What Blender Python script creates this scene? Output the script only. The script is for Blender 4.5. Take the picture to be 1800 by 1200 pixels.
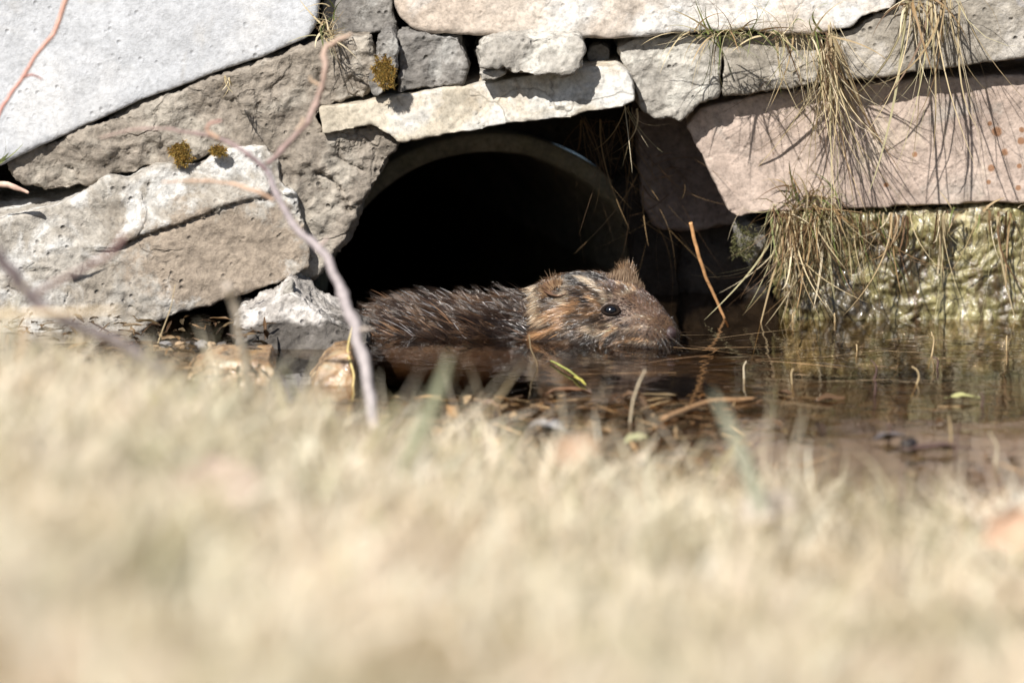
import bpy, bmesh, math, random
import numpy as np
from mathutils import Vector, Matrix
from mathutils.bvhtree import BVHTree

for o in list(bpy.data.objects):
    bpy.data.objects.remove(o)
scene = bpy.context.scene
COL = scene.collection
R = math.radians

# ------------------------------------------------------------------ camera, sky, sun
PITCH = R(10.0)
CAM = np.array([0.0, -5.0, 4.9 * math.tan(PITCH)])
FOCAL = 248.8
cam_d = bpy.data.cameras.new("camera")
cam_o = bpy.data.objects.new("camera", cam_d)
COL.objects.link(cam_o)
cam_o.location = CAM
cam_o.rotation_euler = (R(90) - PITCH, 0, 0)
cam_d.lens = FOCAL
cam_d.sensor_width = 36.0
cam_d.clip_start = 0.05
cam_d.clip_end = 200.0
cam_d.dof.use_dof = True
cam_d.dof.focus_distance = 4.975
cam_d.dof.aperture_fstop = 5.0
scene.camera = cam_o

SUN_TRAVEL = Vector((0.47, 0.80, -0.92)).normalized()
sun_pos = -SUN_TRAVEL
sun_el = math.asin(sun_pos.z)
sun_az = math.atan2(sun_pos.x, sun_pos.y)
world = bpy.data.worlds.new("World")
scene.world = world
world.use_nodes = True
wn = world.node_tree
wn.nodes.clear()
sky = wn.nodes.new("ShaderNodeTexSky")
sky.sky_type = 'NISHITA'
sky.sun_disc = False
sky.sun_elevation = sun_el
sky.sun_rotation = sun_az
bg = wn.nodes.new("ShaderNodeBackground")
bg.inputs[1].default_value = 0.052
wo = wn.nodes.new("ShaderNodeOutputWorld")
wn.links.new(sky.outputs[0], bg.inputs[0])
wn.links.new(bg.outputs[0], wo.inputs[0])
sd = bpy.data.lights.new("sun", 'SUN')
sd.energy = 5.0
sd.angle = R(0.5)
sd.color = (1.0, 0.95, 0.88)
so = bpy.data.objects.new("sun", sd)
COL.objects.link(so)
so.location = sun_pos * 10
so.rotation_euler = SUN_TRAVEL.to_track_quat('-Z', 'Y').to_euler()
scene.view_settings.view_transform = 'Standard'
scene.view_settings.look = 'None'
scene.view_settings.gamma = 1.0
scene.view_settings.exposure = 0.55
scene.render.engine = 'CYCLES'
scene.cycles.max_bounces = 7
scene.cycles.transparent_max_bounces = 12
scene.cycles.caustics_reflective = False
scene.cycles.caustics_refractive = False

# ------------------------------------------------------------------ pixel -> world
W_ = 36.0 / FOCAL
_D = np.array([0, math.cos(PITCH), -math.sin(PITCH)])
_U = np.array([0, math.sin(PITCH), math.cos(PITCH)])
_Rr = np.array([1.0, 0, 0])
def ray(px, py):
    return _D + _Rr * ((px - 900) / 1800 * W_) + _U * ((600 - py) / 1800 * W_)
def P(px, py, Y=0.0):
    r = ray(px, py)
    return CAM + r * ((Y - CAM[1]) / r[1])
def PZ(px, py, z=0.0):
    r = ray(px, py)
    return CAM + r * ((z - CAM[2]) / r[2])
PX = 0.0004          # metres per photo pixel at the wall

# ------------------------------------------------------------------ noise
_rng = np.random.RandomState(7)
_perm = _rng.permutation(256)
_perm = np.concatenate([_perm, _perm, _perm])
_g = _rng.normal(size=(256, 3)); _g /= np.linalg.norm(_g, axis=1)[:, None]
def perlin(p):
    pi = np.floor(p).astype(int); pf = p - pi; pi &= 255
    u = pf * pf * pf * (pf * (pf * 6 - 15) + 10)
    res = 0
    for i in (0, 1):
        for j in (0, 1):
            for k in (0, 1):
                h = _perm[_perm[_perm[(pi[:, 0] + i) & 255] + ((pi[:, 1] + j) & 255)] + ((pi[:, 2] + k) & 255)] & 255
                d = (_g[h] * (pf - np.array([i, j, k]))).sum(1)
                w = (u[:, 0] if i else 1 - u[:, 0]) * (u[:, 1] if j else 1 - u[:, 1]) * (u[:, 2] if k else 1 - u[:, 2])
                res = res + d * w
    return res
def fbm(p, octv=4, gain=0.5):
    a, s, t = 1.0, 1.0, 0
    for i in range(octv):
        t = t + a * perlin(p * s + i * 17.3)
        a *= gain; s *= 2.03
    return t
def worley(p):
    pi = np.floor(p).astype(int); pf = p - pi
    best = np.full(len(p), 9.0); second = np.full(len(p), 9.0); ident = np.zeros(len(p), int)
    for i in (-1, 0, 1):
        for j in (-1, 0, 1):
            for k in (-1, 0, 1):
                c = (pi + np.array([i, j, k])) & 255
                h = _perm[_perm[_perm[c[:, 0]] + c[:, 1]] + c[:, 2]] & 255
                off = (_g[h] * 0.5 + 0.5)
                d = np.linalg.norm(np.array([i, j, k]) + off - pf, axis=1)
                m = d < best
                second = np.where(m, best, np.minimum(second, d))
                best = np.where(m, d, best); ident = np.where(m, h, ident)
    return best, second, ident

# ------------------------------------------------------------------ bookkeeping
def tag(o, label=None, cat=None, group=None, kind=None):
    if label: o['label'] = label
    if cat: o['category'] = cat
    if group: o['group'] = group
    if kind or cat: o['kind'] = kind or 'thing'
    return o
def link_mesh(name, me, mat=None, parent=None, recenter=True):
    """links the mesh (given in world coordinates) with its origin at its own base"""
    o = bpy.data.objects.new(name, me)
    COL.objects.link(o)
    if mat is not None:
        me.materials.clear(); me.materials.append(mat)
    n = len(me.vertices)
    co = np.empty(n * 3, np.float32); me.vertices.foreach_get('co', co); co = co.reshape(-1, 3)
    if parent is not None:
        o.parent = parent
        c = np.array(parent.location)
        co -= c
    elif recenter:
        c = np.array([(co[:, 0].min() + co[:, 0].max()) / 2, (co[:, 1].min() + co[:, 1].max()) / 2, co[:, 2].min()])
        co -= c
        o.location = c
    me.vertices.foreach_set('co', co.ravel()); me.update()
    return o
def np_mesh(name, verts, faces, smooth=True, col=None):
    me = bpy.data.meshes.new(name)
    faces = np.asarray(faces)
    nf, k = faces.shape
    me.vertices.add(len(verts)); me.vertices.foreach_set('co', np.asarray(verts, np.float32).ravel())
    me.loops.add(nf * k); me.loops.foreach_set('vertex_index', faces.astype(np.int32).ravel())
    me.polygons.add(nf); me.polygons.foreach_set('loop_start', np.arange(0, nf * k, k, dtype=np.int32))
    me.update(calc_edges=True)
    me.polygons.foreach_set('use_smooth', np.full(nf, smooth))
    if col is not None:
        a = me.attributes.new('col', 'FLOAT_COLOR', 'POINT')
        c = np.ones((len(verts), 4), np.float32); c[:, :3] = col
        a.data.foreach_set('color', c.ravel())
    me.validate()
    return me

# ------------------------------------------------------------------ materials
class NT:
    def __init__(s, name):
        s.m = bpy.data.materials.new(name); s.m.use_nodes = True
        s.t = s.m.node_tree; s.t.nodes.clear()
        s.out = s.t.nodes.new('ShaderNodeOutputMaterial')
    def n(s, typ, **kw):
        nd = s.t.nodes.new('ShaderNode' + typ)
        for k, v in kw.items():
            if k in nd.inputs: nd.inputs[k].default_value = v
            else: setattr(nd, k, v)
        return nd
    def l(s, a, b): s.t.links.new(a, b)
    def noise(s, vec, scale, detail=5, rough=0.55, dist=0.0):
        nd = s.n('TexNoise'); nd.inputs['Scale'].default_value = scale
        nd.inputs['Detail'].default_value = detail; nd.inputs['Roughness'].default_value = rough
        nd.inputs['Distortion'].default_value = dist
        s.l(vec, nd.inputs['Vector']); return nd.outputs['Fac']
    def ramp(s, fac, stops):
        nd = s.n('ValToRGB'); cr = nd.color_ramp
        while len(cr.elements) < len(stops): cr.elements.new(0.5)
        for e, (p, c) in zip(cr.elements, stops):
            e.position = p; e.color = (*c, 1) if len(c) == 3 else c
        s.l(fac, nd.inputs[0]); return nd.outputs[0]
    def mix(s, fac, a, b, mode='MIX'):
        nd = s.n('MixRGB'); nd.blend_type = mode
        for v, i in ((fac, 0), (a, 1), (b, 2)):
            if isinstance(v, (int, float)): nd.inputs[i].default_value = v
            elif isinstance(v, tuple): nd.inputs[i].default_value = (*v, 1)
            else: s.l(v, nd.inputs[i])
        return nd.outputs[0]
    def math(s, op, a, b=0.0):
        nd = s.n('Math'); nd.operation = op
        for v, i in ((a, 0), (b, 1)):
            if isinstance(v, (int, float)): nd.inputs[i].default_value = v
            else: s.l(v, nd.inputs[i])
        return nd.outputs[0]
def g3(v): return (v, v, v)

def stone_mat(name, light, dark, patch=None, patch_lo=0.5, patch_hi=0.6, scale=18, bump=0.5, rough=0.85,
              pits=0.5, spots=None, cracks=0.0, spec=0.3, patch2=None, p2_lo=0.55, p2_hi=0.65, wet=None, smear=None, grain=.75, spot_list=()):
    t = NT(name)
    tc = t.n('TexCoord').outputs['Object']
    big = t.noise(tc, scale, 6, 0.6, 0.4)
    c = t.ramp(big, [(0.32, dark), (0.66, light)])
    if patch:
        pn = t.noise(tc, scale * 0.9 + 3, 7, 0.62, 0.6)
        c = t.mix(t.ramp(pn, [(patch_lo, g3(0)), (patch_hi, g3(1))]), c, patch)
    if patch2:
        mp = t.n('Mapping'); mp.inputs['Location'].default_value = (3.1, 7.7, 1.3); t.l(tc, mp.inputs[0])
        pn = t.noise(mp.outputs[0], scale * 0.7 + 2, 7, 0.62, 0.8)
        c = t.mix(t.ramp(pn, [(p2_lo, g3(0)), (p2_hi, g3(1))]), c, patch2)
    if smear:               # a patch of old mortar with its own outline on the face
        gp = t.n('NewGeometry'); dm = t.n('VectorMath'); dm.operation = 'DISTANCE'
        sc_ = t.n('VectorMath'); sc_.operation = 'MULTIPLY'; sc_.inputs[1].default_value = (.75, .3, 1.35); t.l(gp.outputs['Position'], sc_.inputs[0])
        t.l(sc_.outputs[0], dm.inputs[0]); dm.inputs[1].default_value = tuple(np.array(smear[0]) * [.75, .3, 1.35])
        e = t.math('ADD', dm.outputs['Value'], t.math('MULTIPLY', t.math('SUBTRACT', t.noise(tc, 60, 8, .72), .5), .11))
        mr = t.n('MapRange'); t.l(e, mr.inputs[0]); mr.inputs[1].default_value = smear[1]; mr.inputs[2].default_value = smear[1] + .016; mr.inputs[3].default_value = 1; mr.inputs[4].default_value = 0
        c = t.mix(mr.outputs[0], c, smear[2])
    fine = t.noise(tc, 260, 4, 0.7)
    c = t.mix(grain, c, t.ramp(fine, [(0.3, g3(0.45)), (0.5, g3(0.95)), (0.72, g3(1.3))]), 'MULTIPLY')
    med = t.noise(tc, 75, 5, 0.6)
    c = t.mix(grain * .8, c, t.ramp(med, [(0.3, g3(0.6)), (0.6, g3(1.08))]), 'MULTIPLY')
    h = t.math('ADD', t.math('MULTIPLY', med, 1.2), t.math('MULTIPLY', fine, 0.55))
    if spots:
        vo = t.n('TexVoronoi'); vo.inputs['Scale'].default_value = 38; t.l(tc, vo.inputs['Vector'])
        sp = t.ramp(vo.outputs['Distance'], [(0.15, g3(1)), (0.21, g3(0))])
        gate = t.ramp(t.noise(tc, 14, 2), [(0.5, g3(0)), (0.56, g3(1))])
        c = t.mix(t.math('MULTIPLY', sp, gate), c, spots)
    for (sp_, sr_) in spot_list:        # rusty spots of the stone itself
        gp = t.n('NewGeometry'); dm = t.n('VectorMath'); dm.operation = 'DISTANCE'; t.l(gp.outputs['Position'], dm.inputs[0]); dm.inputs[1].default_value = tuple(sp_)
        e = t.math('ADD', dm.outputs['Value'], t.math('MULTIPLY', t.math('SUBTRACT', med, .5), sr_ * 1.6))
        mr = t.n('MapRange'); t.l(e, mr.inputs[0]); mr.inputs[1].default_value = sr_ * .75; mr.inputs[2].default_value = sr_ * 1.1; mr.inputs[3].default_value = .85; mr.inputs[4].default_value = 0
        c = t.mix(mr.outputs[0], c, (.26, .12, .05))
    if pits > 0:
        v2 = t.n('TexVoronoi'); v2.inputs['Scale'].default_value = 120; t.l(tc, v2.inputs['Vector'])
        pit = t.ramp(v2.outputs['Distance'], [(0.06, g3(0)), (0.24, g3(1))])
        gate = t.ramp(t.noise(tc, 40, 3), [(0.45, g3(0)), (0.6, g3(1))])
        pf = t.math('MULTIPLY', t.math('SUBTRACT', 1.0, pit), gate)
        c = t.mix(t.math('MULTIPLY', pf, pits), c, tuple(x * 0.35 for x in dark))
        h = t.math('SUBTRACT', h, t.math('MULTIPLY', pf, 0.9))
    if cracks > 0:
        dn = t.n('TexNoise'); dn.inputs['Scale'].default_value = 30; dn.inputs['Detail'].default_value = 5; t.l(tc, dn.inputs['Vector'])
        dv = t.n('VectorMath'); dv.operation = 'MULTIPLY_ADD'; t.l(dn.outputs['Color'], dv.inputs[0]); dv.inputs[1].default_value = (.05, .05, .05); t.l(tc, dv.inputs[2])
        v3 = t.n('TexVoronoi'); v3.feature = 'DISTANCE_TO_EDGE'; v3.inputs['Scale'].default_value = 17; t.l(dv.outputs[0], v3.inputs['Vector'])
        cr = t.ramp(v3.outputs['Distance'], [(0.0, g3(1)), (0.03, g3(0))])
        gate = t.ramp(t.noise(tc, 16, 3), [(0.48, g3(0)), (0.56, g3(1))])
        cf = t.math('MULTIPLY', t.math('MULTIPLY', cr, gate), cracks)
        c = t.mix(cf, c, tuple(x * 0.3 for x in dark))
        h = t.math('SUBTRACT', h, t.math('MULTIPLY', cf, 1.5))
    if wet is not None:     # soaked band near the waterline
        gp = t.n('NewGeometry'); sx = t.n('SeparateXYZ'); t.l(gp.outputs['Position'], sx.inputs[0])
        zz = t.math('ADD', sx.outputs['Z'], t.math('MULTIPLY', t.math('SUBTRACT', big, .5), .02))
        mr = t.n('MapRange'); t.l(zz, mr.inputs[0]); mr.inputs[1].default_value = wet; mr.inputs[2].default_value = wet + .004
        c = t.mix(mr.outputs[0], t.mix(1.0, c, (.30, .29, .28), 'MULTIPLY'), c)
    b = t.n('Bump'); b.inputs['Strength'].default_value = bump; b.inputs['Distance'].default_value = 0.0025
    t.l(h, b.inputs['Height'])
    p = t.n('BsdfPrincipled'); p.inputs['Roughness'].default_value = rough
    p.inputs['Specular IOR Level'].default_value = spec
    t.l(c, p.inputs['Base Color']); t.l(b.outputs[0], p.inputs['Normal'])
    t.l(p.outputs[0], t.out.inputs[0])
    return t.m

def attr_mat(name, rough=0.6, spec=0.3, trans=0.0, mul=(1, 1, 1), noise_scale=0, coat=0.0):
    t = NT(name)
    a = t.n('Attribute'); a.attribute_name = 'col'
    c = t.mix(1.0, a.outputs['Color'], mul, 'MULTIPLY')
    if noise_scale:
        tc = t.n('TexCoord').outputs['Object']
        c = t.mix(0.7, c, t.ramp(t.noise(tc, noise_scale, 5, 0.6), [(0.3, g3(0.5)), (0.7, g3(1.25))]), 'MULTIPLY')
    p = t.n('BsdfPrincipled'); p.inputs['Roughness'].default_value = rough
    p.inputs['Specular IOR Level'].default_value = spec
    p.inputs['Coat Weight'].default_value = coat; p.inputs['Coat Roughness'].default_value = 0.12
    t.l(c, p.inputs['Base Color'])
    if trans:
        tr = t.n('BsdfTranslucent'); t.l(c, tr.inputs[0])
        mx = t.n('MixShader'); mx.inputs[0].default_value = trans
        t.l(p.outputs[0], mx.inputs[1]); t.l(tr.outputs[0], mx.inputs[2]); t.l(mx.outputs[0], t.out.inputs[0])
    else:
        t.l(p.outputs[0], t.out.inputs[0])
    return t.m

def plain_mat(name, col, rough=0.7, spec=0.3, var=0.0, scale=60, coat=0, bump=0.0):
    t = NT(name)
    p = t.n('BsdfPrincipled'); p.inputs['Roughness'].default_value = rough
    p.inputs['Specular IOR Level'].default_value = spec
    p.inputs['Coat Weight'].default_value = coat; p.inputs['Coat Roughness'].default_value = 0.08
    tc = t.n('TexCoord').outputs['Object']
    nz = t.noise(tc, scale, 6, 0.6)
    c = t.mix(1.0, col, t.ramp(nz, [(0.3, g3(1 - var)), (0.7, g3(1 + var))]), 'MULTIPLY')
    t.l(c, p.inputs['Base Color'])
    if bump:
        b = t.n('Bump'); b.inputs['Strength'].default_value = bump; b.inputs['Distance'].default_value = 0.002
        t.l(nz, b.inputs['Height']); t.l(b.outputs[0], p.inputs['Normal'])
    t.l(p.outputs[0], t.out.inputs[0])
    return t.m

M = {}
M['white_slab'] = stone_mat('white_slab', (.48, .495, .52), (.40, .41, .43), (.52, .525, .535), .5, .62, 9, .55, .8, .08, grain=.42, cracks=.0, patch2=(.42, .40, .37), p2_lo=.54, p2_hi=.70)
M['mortar'] = stone_mat('rough_mortar', (.325, .285, .24), (.22, .19, .155), (.38, .345, .295), .52, .62, 16, 1.0, .9, .45, cracks=.3)
M['mottled'] = stone_mat('mottled_stone', (.50, .475, .43), (.34, .31, .27), (.31, .275, .23), .46, .60, 24, .8, .88, .35, cracks=.25, patch2=(.62, .61, .585), p2_lo=.49, p2_hi=.58, smear=(P(385, 455, -.06), .042, (.32, .265, .21)))
M['pale_rock'] = stone_mat('pale_rock', (.50, .475, .43), (.29, .27, .24), (.55, .53, .48), .5, .6, 30, .8, .88, .5)
M['shore_rock'] = stone_mat('shore_rock', (.46, .43, .40), (.28, .26, .24), (.55, .52, .49), .5, .6, 40, .9, .85, .5, wet=.016)
M['grey_rock'] = stone_mat('grey_rock', (.30, .285, .265), (.15, .14, .13), (.38, .37, .35), .55, .62, 25, .85, .88, .5)
M['cream'] = stone_mat('cream_stone', (.60, .55, .46), (.42, .37, .29), (.62, .61, .58), .5, .62, 12, .35, .78, .12, patch2=(.46, .36, .25), p2_lo=.56, p2_hi=.7, cracks=.5)
M['cream_pink'] = stone_mat('cream_pink_stone', (.60, .55, .49), (.50, .42, .35), (.64, .63, .61), .48, .6, 9, .5, .8, .2, patch2=(.47,.36,.26), p2_lo=.58, p2_hi=.7, cracks=.2)
M['pink'] = stone_mat('pink_stone', (.56, .46, .395), (.45, .355, .30), (.64, .55, .44), .55, .68, 14, .45, .75, .15, spot_list=[(P(px, py, 0), rr * PX) for px, py, rr in ((1752, 232, 9), (1740, 218, 5), (1766, 268, 8), (1742, 296, 8), (1795, 248, 7), (1796, 228, 5), (1792, 292, 4), (1738, 320, 5), (1558, 325, 5), (1790, 330, 6), (1608, 272, 5), (1360, 270, 4))], cracks=.2, patch2=(.42, .38, .34))
M['concrete'] = stone_mat('aggregate_concrete', (.42, .385, .33), (.26, .235, .20), (.48, .45, .41), .55, .62, 28, .8, .88, .7, spots=(.33, .35, .42))
M['shaded_pink'] = stone_mat('shaded_pink_stone', (.30, .235, .21), (.16, .125, .11), (.36, .30, .25), .55, .65, 14, .6, .75, .2)  # darker copy of the pink stone, its shade put into the colour
M['dark_stone'] = stone_mat('shade_dark_stone', (.07, .058, .05), (.03, .025, .022), None, scale=20, bump=.7, rough=.7, pits=.3)  # near-black base, deep shade is put into the colour
M['pipe'] = stone_mat('pipe_concrete', (.30, .26, .19), (.16, .14, .10), (.22, .19, .12), .5, .65, 20, .3, .8, .2)
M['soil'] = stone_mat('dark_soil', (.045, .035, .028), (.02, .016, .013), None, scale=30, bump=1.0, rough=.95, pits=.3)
M['blade'] = attr_mat('grass_blade', .55, .3, .3)
M['lawn_blade'] = attr_mat('lawn_blade', .6, .3, .25)
M['bark'] = attr_mat('twig_bark', .55, .4, 0, noise_scale=230)
M['moss'] = attr_mat('moss', .8, .2, .2)
M['leaf'] = attr_mat('dead_leaf', .55, .35, .25, noise_scale=80)
M['wet_litter'] = attr_mat('wet_litter', .45, .35, 0, noise_scale=60)

# ------------------------------------------------------------------ stone builder
def dens(poly, step, jit, seed, closed=True):
    pts = np.array(poly, float); out = []
    n = len(pts)
    for i in range(n if closed else n - 1):
        a, b = pts[i], pts[(i + 1) % n]
        k = max(1, int(np.linalg.norm(b - a) / step))
        for j in range(k): out.append(a + (b - a) * j / k)
    out = np.array(out)
    q = np.column_stack([out / 22.0, np.full(len(out), seed * 3.7)])
    q2 = q + np.array([51.3, 9.1, 4.4])
    out[:, 0] += jit * (perlin(q) + .6 * perlin(q * 3)) * 1.6
    out[:, 1] += jit * (perlin(q2) + .6 * perlin(q2 * 3)) * 1.6
    return out

def stone(name, poly, Y, depth, mat, label, cat='stone', seed=1, jit=2.5, vox=0.0019, smooth=5, amp=0.0022, freq=32,
          fine=0.0006, tilt=(0, 0), layered=0.0, facet=0.0, worl=None, group=None, back=1.0, shape=None, grooves=()):
    """a real block: the outline stands at distance Y, then runs back by depth; its surface is broken by noise"""
    pts = dens(poly, 7, jit, seed)
    W3 = np.array([P(x, y, Y) for x, y in pts])
    cx, cz = W3[:, 0].mean(), W3[:, 2].mean()
    W3[:, 1] += tilt[0] * (W3[:, 0] - cx) + tilt[1] * (W3[:, 2] - cz)
    bm = bmesh.new()
    f = [bm.verts.new(p) for p in W3]
    b = [bm.verts.new((cx + (p[0] - cx) * back, Y + depth, cz + (p[2] - cz) * back)) for p in W3]
    n = len(f)
    bm.faces.new(f); bm.faces.new(b[::-1])
    for i in range(n):
        bm.faces.new((f[i], b[i], b[(i + 1) % n], f[(i + 1) % n]))
    bmesh.ops.triangulate(bm, faces=bm.faces[:])
    bmesh.ops.recalc_face_normals(bm, faces=bm.faces[:])
    me = bpy.data.meshes.new(name); bm.to_mesh(me); bm.free()
    o = bpy.data.objects.new(name, me); COL.objects.link(o)
    md = o.modifiers.new('r', 'REMESH'); md.mode = 'VOXEL'; md.voxel_size = vox
    ms = o.modifiers.new('s', 'SMOOTH'); ms.iterations = smooth; ms.factor = 0.5
    dg = bpy.context.evaluated_depsgraph_get()
    me2 = bpy.data.meshes.new_from_object(o.evaluated_get(dg))
    bpy.data.objects.remove(o); bpy.data.meshes.remove(me)
    me2.name = name
    nv = len(me2.vertices)
    co = np.empty(nv * 3, np.float32); me2.vertices.foreach_get('co', co); co = co.reshape(-1, 3).astype(float)
    no = np.empty(nv * 3, np.float32); me2.vertex_normals.foreach_get('vector', no); no = no.reshape(-1, 3)
    s = np.array([seed * 5.1, seed * 2.3, seed * 7.9])
    d = amp * 1.6 * fbm(co * freq + s, 4, 0.55)
    d += fine * 1.6 * fbm(co * freq * 7 + s, 3, 0.6)
    if facet:
        w1, w2, idn = worley(co * 28 + s)
        d += facet * ((idn % 17) / 17.0 - .5) * np.clip((w2 - w1) * 6, 0, 1)
    if layered:
        q = co @ np.array([0.25, 0.0, 1.0]); q = q + 0.004 * fbm(co * 20 + s, 3)
        d += layered * (np.abs(((q * 55) % 1.0) - .5) - .25) * (0.6 + perlin(co * 15 + s))
    if worl:
        sc, am = worl
        cw = co + .006 * np.column_stack([perlin(co * 45 + 3), perlin(co * 45 + 13), perlin(co * 45 + 23)]) * 2
        w1, w2, idn = worley(cw * sc + s)
        d += am * (1 - np.clip(w1 * 1.15, 0, 1) ** 1.6)
    co += no * d[:, None]
    for line, gw, gd, step in grooves:      # cracks and broken ledges on the face; step = how far the upper side stands out
        q = dens(line, 6, 2.6, seed + 3, closed=False)
        g = np.array([P(a_, b_, Y) for a_, b_ in q])[:, [0, 2]]
        face = co[:, 1] < Y + .02
        sub = co[face][:, [0, 2]]
        dd = np.linalg.norm(sub[:, None] - g[None], axis=2)
        k = dd.argmin(1); dm = dd.min(1)
        m = np.exp(-(dm / (gw * PX)) ** 2) * gd
        up = np.where(sub[:, 1] > g[k, 1], 1, 0) * np.exp(-(dm / (18 * gw * PX)) ** 2) * step
        cf = co[face]; cf[:, 1] += m - up; co[face] = cf
    if shape is not None: co = shape(co)
    me2.vertices.foreach_set('co', co.astype(np.float32).ravel())
    me2.polygons.foreach_set('use_smooth', np.ones(len(me2.polygons), bool))
    me2.update()
    o = link_mesh(name, me2, mat)
    return tag(o, label, cat, group)

# ------------------------------------------------------------------ ribbons (blades), tubes
def ribbons(roots, dirs, length, width, bend, seg, cols, seed=0, wob=0.15, flat_z=None, tipw=0.1):
    """curved blades; bend = pull towards the ground per unit length"""
    rs = np.random.RandomState(seed)
    n = len(roots)
    d = dirs / np.linalg.norm(dirs, axis=1)[:, None]
    side = np.cross(d, rs.normal(size=(n, 3))); side /= np.linalg.norm(side, axis=1)[:, None] + 1e-9
    p = roots.copy(); V = []
    curl = rs.normal(size=(n, 3)) * wob
    for k in range(seg + 1):
        t = k / seg
        w = width * (1 - t) ** 0.6 * (1 - tipw) + width * tipw * 0.5
        V.append(p - side * w[:, None] * .5); V.append(p + side * w[:, None] * .5)
        d = d + curl / seg + np.array([0, 0, -1.0]) * (bend / seg)[:, None]
        d /= np.linalg.norm(d, axis=1)[:, None]
        p = p + d * (length / seg)[:, None]
    V = np.stack(V, 1).reshape(-1, 3)
    if flat_z is not None: V[:, 2] = np.maximum(V[:, 2], flat_z)
    m = (seg + 1) * 2
    base = (np.arange(n) * m)[:, None]
    F = []
    for k in range(seg):
        F.append(np.stack([base[:, 0] + 2 * k, base[:, 0] + 2 * k + 1, base[:, 0] + 2 * k + 3, base[:, 0] + 2 * k + 2], 1))
    F = np.concatenate(F)
    C = np.repeat(cols, m, axis=0)
    return V, F, C

STRAW = np.array([(.58, .48, .30), (.50, .41, .25), (.66, .57, .40), (.40, .30, .17), (.46, .42, .25)])
GREEN = np.array([(.16, .20, .06), (.24, .27, .09), (.12, .14, .05)])
BROWN = np.array([(.22, .14, .07), (.30, .20, .10), (.15, .09, .05)])
def pick(rs, n, *sets):
    pal = np.concatenate([np.repeat(s, w, axis=0) for s, w in sets])
    c = pal[rs.randint(len(pal), size=n)]
    return np.clip(c * (0.8 + 0.4 * rs.rand(n, 1)), 0, 1)

def catmull(pts, sub):
    pts = np.array(pts, float); out = []
    n = len(pts)
    for i in range(n - 1):
        p0, p1, p2, p3 = pts[max(i - 1, 0)], pts[i], pts[i + 1], pts[min(i + 2, n - 1)]
        for j in range(sub):
            t = j / sub
            out.append(.5 * (2 * p1 + (p2 - p0) * t + (2 * p0 - 5 * p1 + 4 * p2 - p3) * t * t + (3 * p1 - p0 - 3 * p2 + p3) * t ** 3))
    out.append(pts[-1]); return np.array(out)
def tube(pts, rads, ca, cb, sub=6, sides=8, noise=0.12, seed=0, knots=0):
    """pts in world coordinates, rads in metres; colour runs from ca to cb"""
    q = catmull(np.column_stack([np.array(pts, float), rads]), sub)
    P3, rr = q[:, :3], np.abs(q[:, 3])
    n = len(P3)
    P3 = P3 + np.column_stack([perlin(np.column_stack([np.arange(n) * .31, np.full(n, seed + k * 7.3), np.zeros(n)])) for k in range(3)]) * rr[:, None] * .9
    rr = rr * (1 + noise * 2 * perlin(np.column_stack([np.arange(n) * .7, np.full(n, seed * 1.9), np.zeros(n)])))
    if knots:
        for k in range(n):
            if k % knots == knots // 2: rr[k] *= 1.35
    T = np.gradient(P3, axis=0); T /= np.linalg.norm(T, axis=1)[:, None] + 1e-12
    ref = np.array([0.13, 1.0, 0.21])
    A = np.cross(T, ref); A /= np.linalg.norm(A, axis=1)[:, None] + 1e-12
    B = np.cross(T, A)
    th = np.arange(sides) / sides * 2 * math.pi
    V = P3[:, None] + rr[:, None, None] * (A[:, None] * np.cos(th)[None, :, None] + B[:, None] * np.sin(th)[None, :, None])
    V = V.reshape(-1, 3)
    F = []
    for i in range(n - 1):
        for j in range(sides):
            F.append((i * sides + j, i * sides + (j + 1) % sides, (i + 1) * sides + (j + 1) % sides, (i + 1) * sides + j))
    V = np.concatenate([V, P3[:1], P3[-1:]])
    a, b = len(V) - 2, len(V) - 1
    for j in range(sides):
        F.append((a, (j + 1) % sides, j, j)); F.append((b, (n - 1) * sides + j, (n - 1) * sides + (j + 1) % sides, (n - 1) * sides + (j + 1) % sides))
    t = np.repeat(np.linspace(0, 1, n), sides)[:, None]
    C = np.array(ca) * (1 - t) + np.array(cb) * t
    C = np.concatenate([C, [ca], [cb]])
    return V, F, C
def tri_fix(name, parts):
    """joins (V,F,C) lists into one mesh, dropping doubled corners"""
    bm_v, bm_f, bm_c, off = [], [], [], 0
    for V, F, C in parts:
        bm_v.append(V); bm_c.append(C)
        for f in F: bm_f.append([off + f[0], off + f[1], off + f[2]] + ([off + f[3]] if f[3] != f[2] else []))
        off += len(V)
    me = bpy.data.meshes.new(name)
    V = np.concatenate(bm_v); C = np.concatenate(bm_c)
    me.from_pydata([tuple(v) for v in V], [], bm_f)
    me.polygons.foreach_set('use_smooth', np.ones(len(me.polygons), bool))
    a = me.attributes.new('col', 'FLOAT_COLOR', 'POINT')
    c = np.ones((len(V), 4), np.float32); c[:, :3] = C
    a.data.foreach_set('color', c.ravel()); me.update()
    return me

def twig(name, pathpx, ca, cb, label, cat='twig', branches=(), seed=1, group=None, knots=0, mat='bark', noise=.12):
    """pathpx: (px, py, Y, radius in px)"""
    def mk(path, ca, cb, s):
        return tube([P(a, b, Y) for a, b, Y, r in path], [r * PX * .70 for *_, r in path], ca, cb, seed=s, knots=knots, noise=noise)
    root = link_mesh(name, tri_fix(name, [mk(pathpx, ca, cb, seed)]), M[mat])
    tag(root, label, cat, group)
    for i, (path, c1, c2) in enumerate(branches):
        link_mesh('side_shoot', tri_fix('side_shoot', [mk(path, c1, c2, seed + 5 + i)]), M[mat], parent=root)
    return root

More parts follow.
